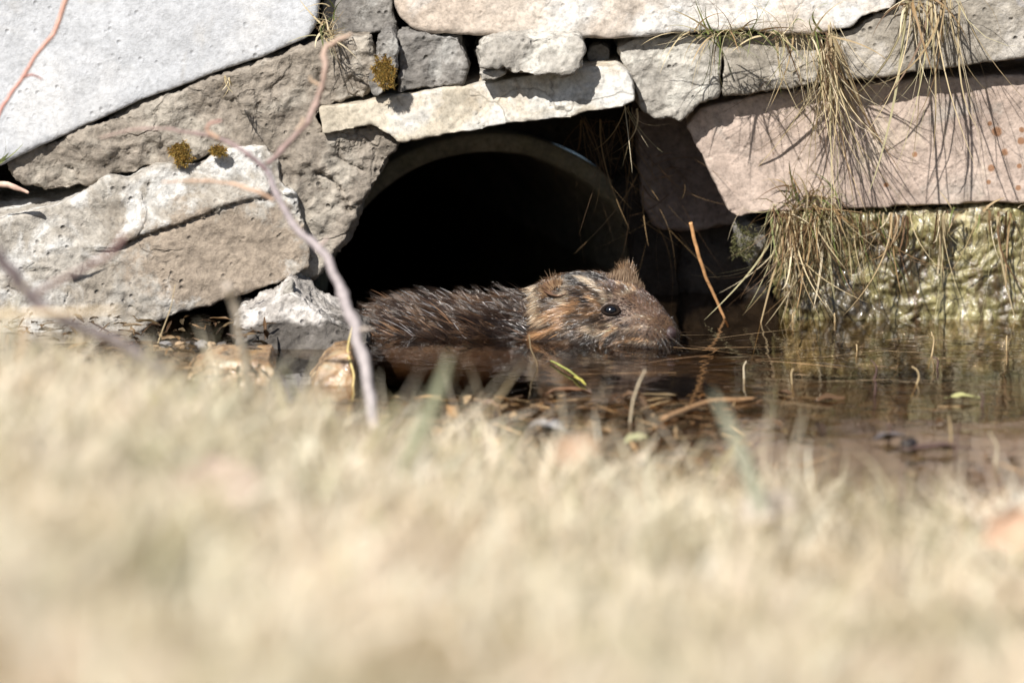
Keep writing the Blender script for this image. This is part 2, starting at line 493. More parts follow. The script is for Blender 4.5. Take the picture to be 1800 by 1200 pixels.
# ------------------------------------------------------------------ terrain, water, soil
def shore_y(x):   # where the lawn meets the water
    return -0.56 - 0.22 * (x + .36) / .72
def lawn_z(x, y):
    s = shore_y(x)
    d = s - y                               # distance behind the shoreline, towards the camera
    lip = np.interp(x, [-.45, -.30, -.20, -.12, 0, .18, .36], [.092, .086, .066, .047, .028, .011, .004])
    z = np.where(d < 0, d * 0.55, lip * (1 - np.exp(-np.clip(d, 0, 9) / 0.07)) + 0.108 * np.clip(d - .05, 0, 2.3) + 0.02 * np.clip(d - 2.3, 0, 50))
    return z
gx = np.concatenate([np.linspace(-30, -1.3, 14), np.linspace(-1.2, 1.2, 121), np.linspace(1.3, 30, 14)])
gy = np.concatenate([np.linspace(-40, -3.3, 16), np.linspace(-3.2, -0.2, 151)])
X, Yg = np.meshgrid(gx, gy)
Z = lawn_z(X, Yg)
Z = np.maximum(Z, -0.09)
q = np.column_stack([X.ravel(), Yg.ravel(), np.zeros(X.size)])
Z = Z + (0.008 * fbm(q * 6, 3) + 0.004 * fbm(q * 30, 2)).reshape(Z.shape)
nx, ny = len(gx), len(gy)
idx = np.arange(nx * ny).reshape(ny, nx)
F = np.stack([idx[:-1, :-1].ravel(), idx[:-1, 1:].ravel(), idx[1:, 1:].ravel(), idx[1:, :-1].ravel()], 1)
lawn_mat = plain_mat('thatch_ground', (.42, .35, .22), .9, .1, .35, 40, bump=.5)
lawn = link_mesh('lawn', np_mesh('lawn', np.column_stack([X.ravel(), Yg.ravel(), Z.ravel()]), F), lawn_mat, recenter=False)
tag(lawn, kind='structure')

# pond bed and shore under the left stones
gx = np.linspace(-3, 3, 240); gy = np.linspace(-0.8, 1.2, 110)
X, Yg = np.meshgrid(gx, gy)
q = np.column_stack([X.ravel(), Yg.ravel(), np.zeros(X.size)])
left = 1 / (1 + np.exp((X + .155 + .5 * np.clip(-.22 - Yg, 0, 1)) / .012))
Z = -0.045 + left * 0.052 * np.clip((-.105 - Yg) / .05, 0, 1) + 0.010 * fbm(q * 9, 4).reshape(X.shape)
shal = 1 / (1 + np.exp(-(.5 * X - .9 * Yg - .40) / .03))        # silted up, very shallow, towards the right
Z = Z * (1 - shal) + shal * (-0.009 + 0.0045 * fbm(q * 14, 4).reshape(X.shape))
nx, ny = len(gx), len(gy)
idx = np.arange(nx * ny).reshape(ny, nx)
F = np.stack([idx[:-1, :-1].ravel(), idx[:-1, 1:].ravel(), idx[1:, 1:].ravel(), idx[1:, :-1].ravel()], 1)
t = NT('pond_mud')
tc = t.n('TexCoord').outputs['Object']
mp = t.n('Mapping'); mp.inputs['Scale'].default_value = (45, 70, 45); t.l(tc, mp.inputs[0])
c = t.ramp(t.noise(mp.outputs[0], 1.0, 7, .65, .5), [(.3, (.012, .008, .005)), (.5, (.05, .03, .016)), (.62, (.13, .08, .04)), (.75, (.24, .16, .09))])
sx = t.n('SeparateXYZ'); t.l(tc, sx.inputs[0])
e = t.math('ADD', t.math('ADD', t.math('MULTIPLY', sx.outputs['X'], .5), t.math('MULTIPLY', sx.outputs['Y'], -.9)), t.math('MULTIPLY', t.math('SUBTRACT', t.noise(tc, 12, 6, .65), .5), .22))
mr = t.n('MapRange'); t.l(e, mr.inputs[0]); mr.inputs[1].default_value = .36; mr.inputs[2].default_value = .50
c = t.mix(mr.outputs[0], c, t.mix(1.0, (.32, .26, .20), t.ramp(t.noise(tc, 60, 6, .65), [(.3, g3(.45)), (.6, g3(1.05))]), 'MULTIPLY'))
p = t.n('BsdfPrincipled'); p.inputs['Roughness'].default_value = .9; t.l(c, p.inputs['Base Color']); t.l(p.outputs[0], t.out.inputs[0])
bed = link_mesh('pond_bed', np_mesh('pond_bed', np.column_stack([X.ravel(), Yg.ravel(), Z.ravel()]), F), t.m, recenter=False)
tag(bed, kind='structure')

# water
t = NT('pond_water')
tc = t.n('TexCoord').outputs['Object']
mp = t.n('Mapping'); mp.inputs['Scale'].default_value = (1.0, 1.0, 1.0); t.l(tc, mp.inputs[0])
n1 = t.noise(mp.outputs[0], 22, 3, .5, .3)
n2 = t.noise(mp.outputs[0], 85, 3, .5, .2)
h = t.math('ADD', t.math('MULTIPLY', n1, 1.0), t.math('MULTIPLY', n2, .22))
for (cx_, cy_, am_, rr_) in ((PZ(1150, 606)[0], PZ(1150, 606)[1], .5, .12), (PZ(1276, 560)[0], PZ(1276, 560)[1], .12, .03), (PZ(800, 606)[0], PZ(800, 606)[1], .3, .10)):   # rings spreading from the swimmer and the reed
    dm = t.n('VectorMath'); dm.operation = 'DISTANCE'; t.l(tc, dm.inputs[0]); dm.inputs[1].default_value = (cx_, cy_, 0)
    dv_ = dm.outputs['Value']
    sn = t.math('SINE', t.math('MULTIPLY', dv_, 2 * math.pi / .016))
    mr = t.n('MapRange'); t.l(dv_, mr.inputs[0]); mr.inputs[1].default_value = 0; mr.inputs[2].default_value = rr_; mr.inputs[3].default_value = am_ * .35; mr.inputs[4].default_value = 0
    h = t.math('ADD', h, t.math('MULTIPLY', sn, mr.outputs[0]))
b = t.n('Bump'); b.inputs['Strength'].default_value = 1.0; b.inputs['Distance'].default_value = 0.0008; t.l(h, b.inputs['Height'])
gl = t.n('BsdfGlossy'); gl.inputs['Roughness'].default_value = 0.015; gl.inputs['Color'].default_value = (1, 1, 1, 1); t.l(b.outputs[0], gl.inputs['Normal'])
tr = t.n('BsdfTransparent'); tr.inputs[0].default_value = (.62, .54, .44, 1)
fr = t.n('Fresnel')      # the flat sheet has no inside: the same ratio on both sides, so daylight reaches the bed
gq = t.n('NewGeometry'); mr = t.n('MapRange'); t.l(gq.outputs['Backfacing'], mr.inputs[0]); mr.inputs[3].default_value = 1.55; mr.inputs[4].default_value = 1 / 1.55; t.l(mr.outputs[0], fr.inputs['IOR']); t.l(b.outputs[0], fr.inputs['Normal'])
mx = t.n('MixShader'); t.l(fr.outputs[0], mx.inputs[0]); t.l(tr.outputs[0], mx.inputs[1]); t.l(gl.outputs[0], mx.inputs[2])
t.l(mx.outputs[0], t.out.inputs[0])
wv = [(-3, -1.3, 0), (3, -1.3, 0), (3, 1.1, 0), (-3, 1.1, 0)]
water = link_mesh('water', np_mesh('water', wv, [(0, 1, 2, 3)], smooth=False), t.m, recenter=False)
tag(water, kind='structure')

# soil bank behind the stones with the hole the pipe runs through
PC = P(862, 552, 0.115)                    # pipe axis at its mouth
PR, PT = 0.118, 0.016
def hole_sheet(name, Y, half_w, z0, z1, r, amp):
    th = np.linspace(0, 2 * math.pi, 129)[:-1]
    rings = []
    for k in range(26):
        u = k / 25.0
        ring = []
        for a in th:
            dx, dz = math.cos(a), math.sin(a)
            tx = half_w / abs(dx) if abs(dx) > 1e-6 else 1e9
            tz = (z1 - PC[2]) / dz if dz > 1e-6 else ((z0 - PC[2]) / dz if dz < -1e-6 else 1e9)
            L = min(tx, tz)
            rr = r + (L - r) * u ** 1.7
            ring.append((PC[0] + dx * rr, Y, PC[2] + dz * rr))
        rings.append(ring)
    V = np.array(rings).reshape(-1, 3)
    V[:, 1] += amp * fbm(V * 18, 4) + .4 * np.clip(V[:, 2] - .3, 0, 9)
    n = len(th); F = []
    for k in range(25):
        for j in range(n):
            F.append((k * n + j, k * n + (j + 1) % n, (k + 1) * n + (j + 1) % n, (k + 1) * n + j))
    return np_mesh(name, V, F)
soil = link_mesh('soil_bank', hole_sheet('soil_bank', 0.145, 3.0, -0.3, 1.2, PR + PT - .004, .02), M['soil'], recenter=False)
tag(soil, kind='structure')

# ------------------------------------------------------------------ drain pipe
prof = [(PR, 1.1), (PR, .6), (PR, .3), (PR, .15), (PR, .05), (PR + .0008, .012), (PR + .002, .003), (PR + .0035, 0), (PR + PT - .002, 0), (PR + PT, .002), (PR + PT, .05), (PR + PT, .3), (PR + PT, 1.1)]
n = 96; V = []; F = []
for r_, y_ in prof:
    for j in range(n):
        a = 2 * math.pi * j / n
        V.append((PC[0] + math.cos(a) * r_ - y_ * .30, PC[1] + y_, PC[2] + math.sin(a) * r_))
for k in range(len(prof) - 1):
    for j in range(n):
        F.append((k * n + j, k * n + (j + 1) % n, (k + 1) * n + (j + 1) % n, (k + 1) * n + j))
V = np.array(V); V += (0.0012 * fbm(V * 30, 3))[:, None] * np.array([1, .3, 1])
pipe = link_mesh('drain_pipe', np_mesh('drain_pipe', V, F), M['pipe'])
tag(pipe, 'round concrete drain pipe opening in dark shade under the cream lintel', 'drain pipe')
# unseen disc added at the far end to keep the pipe interior black
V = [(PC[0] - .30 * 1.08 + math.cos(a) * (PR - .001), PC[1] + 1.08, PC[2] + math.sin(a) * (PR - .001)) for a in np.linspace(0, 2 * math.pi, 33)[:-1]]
me = bpy.data.meshes.new('pipe_end_disc'); me.from_pydata(V, [], [list(range(32))]); me.update()
link_mesh('end_light_block', me, M['soil'], parent=pipe)

# ------------------------------------------------------------------ the stones of the wall
def lean(k, z0):
    def f(co):
        co = co.copy(); co[:, 1] += k * (co[:, 2] - z0); return co
    return f
stone('flat_stone', [(-560, -140), (610, -140), (572, -30), (560, 5), (556, 45), (540, 74), (482, 98), (395, 126), (330, 152), (228, 190), (130, 232), (60, 262), (0, 290), (-560, 360)],
      -0.040, .16, M['white_slab'], 'large smooth white slab tilted down towards the left above the grey mortar', seed=2, jit=1.2, amp=.0014, freq=14, fine=.00022, vox=.003, smooth=6, shape=lean(.22, .13))
stone('mortar_bed', [(12, 290), (60, 262), (230, 194), (395, 130), (545, 82), (600, 70), (640, 80), (650, 120), (648, 160), (560, 185), (555, 236), (600, 233), (650, 218), (692, 238), (690, 262), (668, 312), (640, 345), (622, 380), (606, 420), (584, 442), (572, 470), (545, 492),
                     (470, 470), (430, 330), (405, 262), (340, 278), (310, 292), (262, 296), (240, 306), (205, 300), (178, 316), (150, 322), (120, 336), (80, 340), (60, 330), (25, 318)],
      -0.033, .14, M['mortar'], 'rough grey cracked mortar running under the white slab and down the left of the pipe', 'mortar', seed=3, jit=3.5, amp=.0042, freq=30, fine=.0013, facet=.004, vox=.0018, smooth=3,
      grooves=[([(555, 300), (600, 330), (612, 372), (640, 350)], 3, .004, .002), ([(590, 235), (598, 280), (640, 300)], 2.5, .004, .001), ([(395, 165), (408, 190), (430, 205)], 2.5, .003, .001), ([(100, 285), (130, 300), (142, 325)], 2.5, .003, .001), ([(220, 240), (225, 280), (235, 300)], 2, .002, .001), ([(560, 120), (566, 160), (556, 200)], 3, .004, .0)])
stone('layered_stone', [(-560, 395), (0, 385), (62, 374), (130, 352), (190, 318), (222, 326), (262, 300), (300, 292), (345, 296), (380, 276), (430, 268), (466, 264), (488, 290), (496, 330), (516, 342), (530, 385), (545, 440), (542, 478), (510, 497), (450, 515), (395, 530), (330, 550), (262, 578), (215, 600), (150, 640), (60, 660), (-560, 680)],
      -0.060, .15, M['mottled'], 'big mottled white and brown layered stone at the left above the grass', seed=4, jit=2.2, amp=.0022, freq=24, fine=.0008, layered=.002, vox=.002, smooth=4, tilt=(.06, .1),
      grooves=[([(205, 440), (250, 418), (320, 396), (400, 366), (500, 345)], 2.6, .005, .004), ([(40, 480), (70, 474), (95, 478)], 2.5, .004, .0), ([(215, 500), (225, 540), (260, 560)], 4, .003, .0)])
stone('lintel_stone', [(558, 188), (640, 178), (720, 166), (860, 146), (940, 133), (1010, 124), (1085, 118), (1103, 128), (1113, 148), (1117, 178), (1090, 190), (1035, 197), (1000, 207), (900, 216), (840, 228), (770, 238), (700, 249), (690, 240), (652, 220), (600, 231), (566, 236)],
      -0.040, .15, M['cream'], 'long cream lintel stone bridging the top of the drain pipe', 'lintel', seed=5, jit=1.3, amp=.0014, freq=26, fine=.0004, vox=.0016, smooth=3, tilt=(0, .2),
      grooves=[([(852, 186), (838, 200), (842, 216), (858, 224)], 2, .0025, .0), ([(960, 178), (975, 190), (1000, 196)], 2, .002, .001)])
stone('top_stone', [(690, -140), (694, 0), (704, 28), (722, 48), (760, 54), (800, 58), (900, 66), (1000, 64), (1070, 70), (1120, 66), (1180, 56), (1260, 58), (1330, 54), (1420, 60), (1500, 52), (1512, 34), (1575, 12), (1600, -140)],
      -0.024, .18, M['cream_pink'], 'long pinkish cream capping stone at the top centre of the wall', seed=6, jit=1.8, amp=.0026, freq=18, fine=.0006, vox=.0024, smooth=5, tilt=(0, .1))
stone('rubble_stone', [(600, 78), (612, 68), (650, 66), (655, 110), (652, 152), (640, 172), (600, 176), (574, 178), (568, 150), (575, 110)],
      -0.032, .12, M['mortar'], 'rough grey block wedged left of the mossy sliver', seed=8, jit=2.5, amp=.004, freq=40, fine=.001, facet=.003, vox=.0016, smooth=3)
stone('sliver_stone', [(666, 66), (678, 52), (690, 54), (700, 72), (699, 110), (690, 150), (662, 172), (650, 165), (656, 120), (664, 92)],
      -0.045, .09, M['grey_rock'], 'narrow upright grey stone sliver with brown moss on it', seed=9, jit=1.8, amp=.0025, freq=45, fine=.001, vox=.0014, smooth=3)
stone('rubble_stone', [(704, 66), (740, 60), (790, 62), (808, 66), (815, 92), (820, 120), (812, 142), (780, 152), (725, 158), (700, 165), (698, 120)],
      -0.035, .11, M['grey_rock'], 'squarish grey stone with a smooth chipped face right of the mossy sliver', seed=10, jit=2, amp=.0035, freq=36, fine=.001, facet=.003, vox=.0015, smooth=3)
stone('rubble_stone', [(842, 100), (850, 76), (870, 66), (930, 68), (985, 62), (1022, 66), (1025, 92), (1020, 118), (1000, 126), (940, 132), (905, 130), (890, 118), (860, 122), (838, 122)],
      -0.056, .12, M['pale_rock'], 'pale whitish rubble stone resting on the middle of the lintel', seed=11, jit=2.2, amp=.0035, freq=38, fine=.0011, facet=.0025, vox=.0014, smooth=3, tilt=(0, .3))
stone('pebble', [(1036, 82), (1058, 74), (1074, 84), (1072, 108), (1050, 114), (1034, 106)], .0, .05, M['grey_rock'], 'small grey pebble in the gap right of the pale rubble stone', 'pebble', seed=12, vox=.0016, amp=.002)
stone('pebble', [(845, 128), (880, 122), (890, 130), (870, 140), (848, 142)], -.052, .03, M['pale_rock'], 'tiny white chip under the left end of the pale rubble stone', 'pebble', seed=13, vox=.0013, amp=.001, smooth=3)
stone('shaded_stone', [(576, -140), (690, -140), (690, 10), (694, 44), (660, 58), (600, 66), (574, 70), (566, 20)], .0, .12, M['grey_rock'], 'grey stone in shade between the white slab and the capping stone', seed=14, vox=.0022, amp=.003)
stone('end_stone', [(1085, 84), (1112, 68), (1200, 62), (1262, 66), (1268, 110), (1262, 168), (1232, 180), (1212, 200), (1196, 216), (1176, 206), (1160, 212), (1140, 204), (1124, 192), (1116, 150), (1100, 116)],
      -0.018, .10, M['pale_rock'], 'light grey stone at the right end of the lintel under the hanging grass', seed=15, jit=2, amp=.0026, freq=30, fine=.0009, vox=.0017, smooth=4)
stone('course_stone', [(1268, 68), (1340, 62), (1440, 66), (1448, 100), (1446, 148), (1370, 160), (1270, 172)],
      -0.016, .10, M['concrete'], 'small speckled grey course stone under the drooping grass tuft', seed=16, jit=2, amp=.0022, freq=30, fine=.0008, vox=.0018, smooth=4)
stone('course_stone', [(1456, 62), (1500, 58), (1520, 36), (1580, 16), (1612, -140), (2380, -140), (2380, 92), (1800, 104), (1700, 118), (1600, 130), (1520, 140), (1458, 146)],
      -0.020, .10, M['concrete'], 'grey aggregate stone with bluish pebbles in the top right corner', seed=17, jit=2, amp=.0018, freq=24, fine=.0008, vox=.0024, smooth=4)
stone('pink_stone', [(1206, 222), (1232, 192), (1262, 182), (1330, 168), (1450, 156), (1560, 144), (1640, 138), (2380, 120), (2380, 364), (1800, 358), (1700, 360), (1560, 366), (1450, 370), (1360, 372), (1292, 384), (1278, 372), (1262, 335), (1244, 300), (1226, 262)],
      0.0, .12, M['pink'], 'broad flat pinkish stone with rust spots on the right', seed=18, jit=1.6, amp=.0016, freq=16, fine=.00035, vox=.0022, smooth=3)
stone('shaded_stone', [(1112, 196), (1200, 190), (1300, 200), (1310, 400), (1240, 402), (1180, 408), (1150, 396), (1128, 340), (1120, 260)],
      .078, .08, M['shaded_pink'], 'dark shaded stone set back between the pipe and the pink stone', seed=19, vox=.0026, amp=.003)
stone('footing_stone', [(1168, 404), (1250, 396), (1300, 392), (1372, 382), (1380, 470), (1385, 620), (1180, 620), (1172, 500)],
      .105, .1, M['dark_stone'], 'footing stone in a shade-dark colour below the pink stone beside the pipe mouth', seed=20, vox=.0024, amp=.004, facet=.004)
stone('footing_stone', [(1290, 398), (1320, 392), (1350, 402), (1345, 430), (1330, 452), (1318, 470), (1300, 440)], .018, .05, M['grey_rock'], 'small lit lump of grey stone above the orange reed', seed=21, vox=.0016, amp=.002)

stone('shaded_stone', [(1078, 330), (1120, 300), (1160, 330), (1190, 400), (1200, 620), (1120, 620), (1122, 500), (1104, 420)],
      .092, .06, M['soil'], 'tall dark stone covering the right side of the pipe mouth', seed=29, vox=.0022, amp=.004, facet=.004)  # soil-dark colour stands in for shade where sun reaches this stone

# algae covered seep on the right
t = NT('wet_algae')
tc = t.n('TexCoord').outputs['Object']
na = t.noise(tc, 22, 6, .6, .4)
c = t.ramp(na, [(.32, (.025, .018, .009)), (.42, (.09, .07, .03)), (.50, (.19, .165, .065)), (.58, (.30, .265, .12)), (.68, (.42, .37, .22)), (.8, (.24, .14, .07))])
c = t.mix(.6, c, t.ramp(t.noise(tc, 150, 5, .65), [(.36, g3(.25)), (.58, g3(1.15))]), 'MULTIPLY')
mp = t.n('Mapping'); mp.inputs['Scale'].default_value = (150, 150, 26); t.l(tc, mp.inputs[0])
c = t.mix(t.math('MULTIPLY', t.ramp(t.noise(mp.outputs[0], 1.0, 4, .6, .3), [(.50, g3(0)), (.62, g3(1))]), .75), c, (.085, .055, .025))
nb = t.noise(tc, 190, 4, .6)
b = t.n('Bump'); b.inputs['Strength'].default_value = .8; b.inputs['Distance'].default_value = .002; t.l(nb, b.inputs['Height'])
p = t.n('BsdfPrincipled'); p.inputs['Roughness'].default_value = .4; p.inputs['Coat Weight'].default_value = 1; p.inputs['Coat Roughness'].default_value = .05
t.l(c, p.inputs['Base Color']); t.l(b.outputs[0], p.inputs['Normal']); t.l(b.outputs[0], p.inputs['Coat Normal']); t.l(p.outputs[0], t.out.inputs[0])
M['algae'] = t.m
stone('algae_rock', [(1372, 384), (1450, 374), (1560, 370), (1700, 364), (2380, 366), (2380, 640), (1385, 640), (1376, 480)],
      .012, .10, M['algae'], 'wet green algae covered footing rock under the pink stone at right', 'rock', seed=22, jit=1, amp=.0045, freq=30, fine=.0005, vox=.0014, smooth=3, worl=(155, .0038), shape=lean(.2, .1))

# small stones at the left water's edge
def top_slope(co):
    return co
stone('shore_stone', [(412, 566), (450, 548), (488, 536), (506, 512), (530, 530), (560, 556), (604, 572), (642, 588), (650, 602), (620, 624), (560, 634), (500, 626), (420, 604)],
      -0.125, .09, M['shore_rock'], 'pale crumbly stone with a grey wet underside at the waterline left of the muskrat', seed=23, jit=3, amp=.0035, freq=42, fine=.0013, vox=.0015, smooth=3, shape=lean(.3, .02))
stone('stone_shard', [(498, 512), (510, 496), (518, 500), (512, 540), (500, 546)], -.11, .02, M['pale_rock'], 'thin white shard standing under the layered stone', 'shard', seed=24, vox=.0012, amp=.0006, smooth=2, jit=1)
t = NT('wet_orange_rock')
tc = t.n('TexCoord').outputs['Object']
c = t.ramp(t.noise(tc, 55, 7, .65, .8), [(.34, (.05, .028, .012)), (.45, (.20, .11, .045)), (.54, (.36, .22, .10)), (.66, (.34, .30, .20))])
nb = t.noise(tc, 110, 5, .6)
b = t.n('Bump'); b.inputs['Strength'].default_value = .9; b.inputs['Distance'].default_value = .003; t.l(nb, b.inputs['Height'])
p = t.n('BsdfPrincipled'); p.inputs['Roughness'].default_value = .45; p.inputs['Coat Weight'].default_value = 1; p.inputs['Coat Roughness'].default_value = .08
t.l(c, p.inputs['Base Color']); t.l(b.outputs[0], p.inputs['Normal']); t.l(b.outputs[0], p.inputs['Coat Normal']); t.l(p.outputs[0], t.out.inputs[0])
M['wet_rock'] = t.m
stone('wet_stone', [(330, 660), (360, 644), (400, 636), (440, 640), (474, 634), (480, 656), (470, 720), (330, 720)], -.28, .06, M['wet_rock'], 'wet yellowish brown stone at the water edge behind the blurred upright stub', seed=25, jit=4, amp=.0022, freq=34, fine=.0007, vox=.0014, smooth=4, shape=lean(.5, .0))
stone('wet_stone', [(540, 690), (556, 660), (570, 640), (590, 628), (614, 624), (622, 640), (622, 720), (545, 720)], -.27, .05, M['wet_rock'], 'wet orange brown stone just left of the main twig', seed=26, jit=3, amp=.0022, freq=34, fine=.0007, vox=.0014, smooth=4, shape=lean(.5, .0))
stone('back_stone', [(120, 560), (260, 560), (420, 540), (500, 520), (560, 560), (560, 660), (120, 680)], .03, .06, M['dark_stone'], 'dark stone deep in the gap under the layered stone', seed=27, vox=.003, amp=.003)

# ------------------------------------------------------------------ muskrat
def hdist(a, b): return np.linalg.norm(np.array(a)[:2] - np.array(b)[:2])
# px, Y, top py, bottom z, half width
SEC = [(618, -.030, 600, -.022, .004), (628, -.031, 585, -.030, .018), (650, -.033, 562, -.036, .028), (680, -.036, 543, -.040, .037),
       (730, -.040, 538, -.044, .043), (790, -.045, 537, -.046, .045), (850, -.050, 536, -.046, .042), (895, -.054, 530, -.042, .037),
       (925, -.057, 516, -.036, .035), (955, -.061, 501, -.030, .036), (985, -.066, 488, -.026, .038), (1015, -.071, 482, -.024, .039),
       (1045, -.077, 484, -.022, .038), (1072, -.084, 490, -.020, .034), (1096, -.091, 498, -.018, .0300), (1118, -.098, 512, -.016, .0255),
       (1138, -.105, 529, -.014, .0215), (1150, -.110, 544, -.012, .0195), (1162, -.114, 553, -.010, .0178), (1171, -.117, 562, -.008, .0150), (1178, -.119, 572, -.006, .0105), (1182, -.120, 585, -.003, .0025)]
S = np.array([[*(P(px, ty, Y)), bz, hw] for px, Y, ty, bz, hw in SEC])   # x y ztop zbot hw
Sm = catmull(S, 7)
cen = np.column_stack([Sm[:, 0], Sm[:, 1], (Sm[:, 2] * .45 + Sm[:, 3] * .55)])
Tg = np.gradient(cen[:, :2], axis=0)
Tg[:, 0] = np.convolve(np.pad(Tg[:, 0], 6, 'edge'), np.ones(13) / 13, 'valid'); Tg[:, 1] = np.convolve(np.pad(Tg[:, 1], 6, 'edge'), np.ones(13) / 13, 'valid')
Tg /= np.linalg.norm(Tg, axis=1)[:, None]
Lat = np.column_stack([Tg[:, 1], -Tg[:, 0], np.zeros(len(Tg))])      # towards the camera side
ns = 72
th = np.arange(ns) / ns * 2 * math.pi
V = []
xs_head = Sm[:, 0]
for i in range(len(Sm)):
    top, bot, hw = Sm[i, 2], Sm[i, 3], abs(Sm[i, 4])
    cz = cen[i, 2]
    for a in th:
        ca, sa = math.cos(a), math.sin(a)
        e = 0.86
        lx = hw * math.copysign(abs(ca) ** e, ca)
        zz = (top - cz) * math.copysign(abs(sa) ** .95, sa) if sa > 0 else (cz - bot) * sa
        V.append(cen[i] * [1, 1, 0] + Lat[i] * lx + np.array([0, 0, cz + zz]))
V = np.array(V)
nr = len(Sm)
F = []
for i in range(nr - 1):
    for j in range(ns):
        F.append((i * ns + j, (i + 1) * ns + j, (i + 1) * ns + (j + 1) % ns, i * ns + (j + 1) % ns))
V = np.concatenate([V, [cen[0]], [cen[-1]]])
a_, b_ = len(V) - 2, len(V) - 1
F4 = list(F)
F3 = [(a_, j, (j + 1) % ns) for j in range(ns)] + [(b_, (nr - 1) * ns + (j + 1) % ns, (nr - 1) * ns + j) for j in range(ns)]
# sculpt: cheek, brow, eye hollow, muzzle pad, shoulder crease behind the head
def near_pt(px, py, Y): return P(px, py, Y)
def bump_at(V, c, r, amt, direction=None):
    d = np.linalg.norm(V - c, axis=1)
    w = np.exp(-(d / r) ** 2)
    ctr = np.zeros_like(V)
    k = np.argmin(((V[:, None, :2] - cen[None, ::4, :2]) ** 2).sum(2), axis=1)
    ctr = cen[::4][k]
    n_ = V - ctr; n_ /= np.linalg.norm(n_, axis=1)[:, None] + 1e-9
    return V + n_ * (w * amt)[:, None]
V = bump_at(V, P(1045, 585, -.105), .018, .005)      # cheek
V = bump_at(V, P(1080, 518, -.105), .012, .0025)      # brow
V = bump_at(V, P(1078, 545, -.110), .008, -.0022)     # eye hollow
V = bump_at(V, P(1135, 578, -.128), .013, .0040)      # whisker pad
V = bump_at(V, P(905, 560, -.095), .016, -.006)       # crease behind the head
V[:len(V)] += (np.array([0, 0, 1]) * (.0012 * fbm(V * 60, 3))[:, None])
me = bpy.data.meshes.new('muskrat'); me.from_pydata([tuple(v) for v in V], [], F4 + F3)
me.polygons.foreach_set('use_smooth', np.ones(len(me.polygons), bool)); me.update()
bmf = bmesh.new(); bmf.from_mesh(me); bmesh.ops.recalc_face_normals(bmf, faces=bmf.faces[:]); bmf.to_mesh(me); 
bvh = BVHTree.FromBMesh(bmf)
bmf.free()
t = NT('muskrat_skin')
tc = t.n('TexCoord').outputs['Object']
c = t.ramp(t.noise(tc, 120, 6, .65), [(.3, (.045, .025, .015)), (.6, (.13, .075, .042)), (.8, (.2, .13, .08))])
nb = t.noise(tc, 400, 4, .6)
b = t.n('Bump'); b.inputs['Strength'].default_value = .7; b.inputs['Distance'].default_value = .0008; t.l(nb, b.inputs['Height'])
p = t.n('BsdfPrincipled'); p.inputs['Roughness'].default_value = .5; t.l(c, p.inputs['Base Color']); t.l(b.outputs[0], p.inputs['Normal']); t.l(p.outputs[0], t.out.inputs[0])
# one mesh in world coordinates, origin at the animal's base
musk = link_mesh('muskrat', me, t.m)
tag(musk, 'wet brown muskrat swimming half submerged out of the drain pipe facing right', 'muskrat')
def hit(px, py):
    r = Vector(ray(px, py)).normalized()
    loc, no, i, d = bvh.ray_cast(Vector(CAM), r)
    return (np.array(loc), np.array(no)) if loc is not None else (None, None)

def ellipsoid(c, rx, ry, rz, rot=None, nu=24, nvv=16):
    V = []; F = []
    for i in range(nvv + 1):
        ph = math.pi * i / nvv
        for j in range(nu):
            a = 2 * math.pi * j / nu
            V.append((rx * math.sin(ph) * math.cos(a), ry * math.sin(ph) * math.sin(a), rz * math.cos(ph)))
    for i in range(nvv):
        for j in range(nu):
            F.append((i * nu + j, (i + 1) * nu + j, (i + 1) * nu + (j + 1) % nu, i * nu + (j + 1) % nu))
    V = np.array(V)
    if rot is not None: V = V @ np.array(rot).T
    return V + np.array(c), F
eye_mat = plain_mat('eye_gloss', (.004, .004, .006), .14, .9, 0, coat=0)
el, en = hit(1074, 545)
V, F = ellipsoid(el - en * .0004, .0045, .0045, .0037)
eye = link_mesh('eye', np_mesh('eye', V, F), eye_mat, parent=musk)
# eyelid rim: a soft torus round the eye
zax = Vector(en); xax = zax.cross(Vector((0, 0, 1))).normalized(); yax = zax.cross(xax)
rotm = np.array([xax, yax, zax]).T
V, F = [], []
for i in range(28):
    a = 2 * math.pi * i / 28
    for j in range(10):
        b2 = 2 * math.pi * j / 10
        r_ = .0044 + .0012 * math.cos(b2)
        V.append((r_ * math.cos(a) * 1.25 + .0006 * math.sin(2 * a), r_ * math.sin(a) * .76, .0008 * math.sin(b2)))
for i in range(28):
    for j in range(10):
        F.append((i * 10 + j, ((i + 1) % 28) * 10 + j, ((i + 1) % 28) * 10 + (j + 1) % 10, i * 10 + (j + 1) % 10))
lid_mat = plain_mat('eyelid_skin', (.014, .009, .007), .8, .1, .3, 300)
V = np.array(V) @ rotm.T + el + en * .0016
link_mesh('eyelid', np_mesh('eyelid', V, F), lid_mat, parent=musk)
# far eye, mirrored across the head axis
i_eye = int(np.argmin(np.abs(Sm[:, 0] - el[0])))
c0 = cen[i_eye]; L0 = Lat[i_eye]
off = np.dot(el - c0, L0)
V, F = ellipsoid(el - 2 * off * L0 , .0050, .0050, .0044)
link_mesh('eye', np_mesh('eye', V, F), eye_mat, parent=musk)
# nose pad with nostrils
nose_mat = plain_mat('nose_skin', (.04, .022, .022), .42, .5, .4, 500, coat=.15, bump=.5)
nl, nn = hit(1176, 583)
nc = P(1174, 586, -.1195)
V, F = ellipsoid(nc + np.array([.0016, -.0012, .0003]), .0050, .0048, .0050, nu=30, nvv=20)
V += (0.0006 * fbm(V * 500, 2))[:, None]
for sgn in (1, -1):
    cc = nc + np.array([.0035, -.0025 * sgn, -.0005])
    dd = np.linalg.norm(V - cc, axis=1); V -= (V - nc) * (np.exp(-(dd / .0014) ** 2) * .35)[:, None]
link_mesh('nose', np_mesh('nose', V, F), nose_mat, parent=musk)
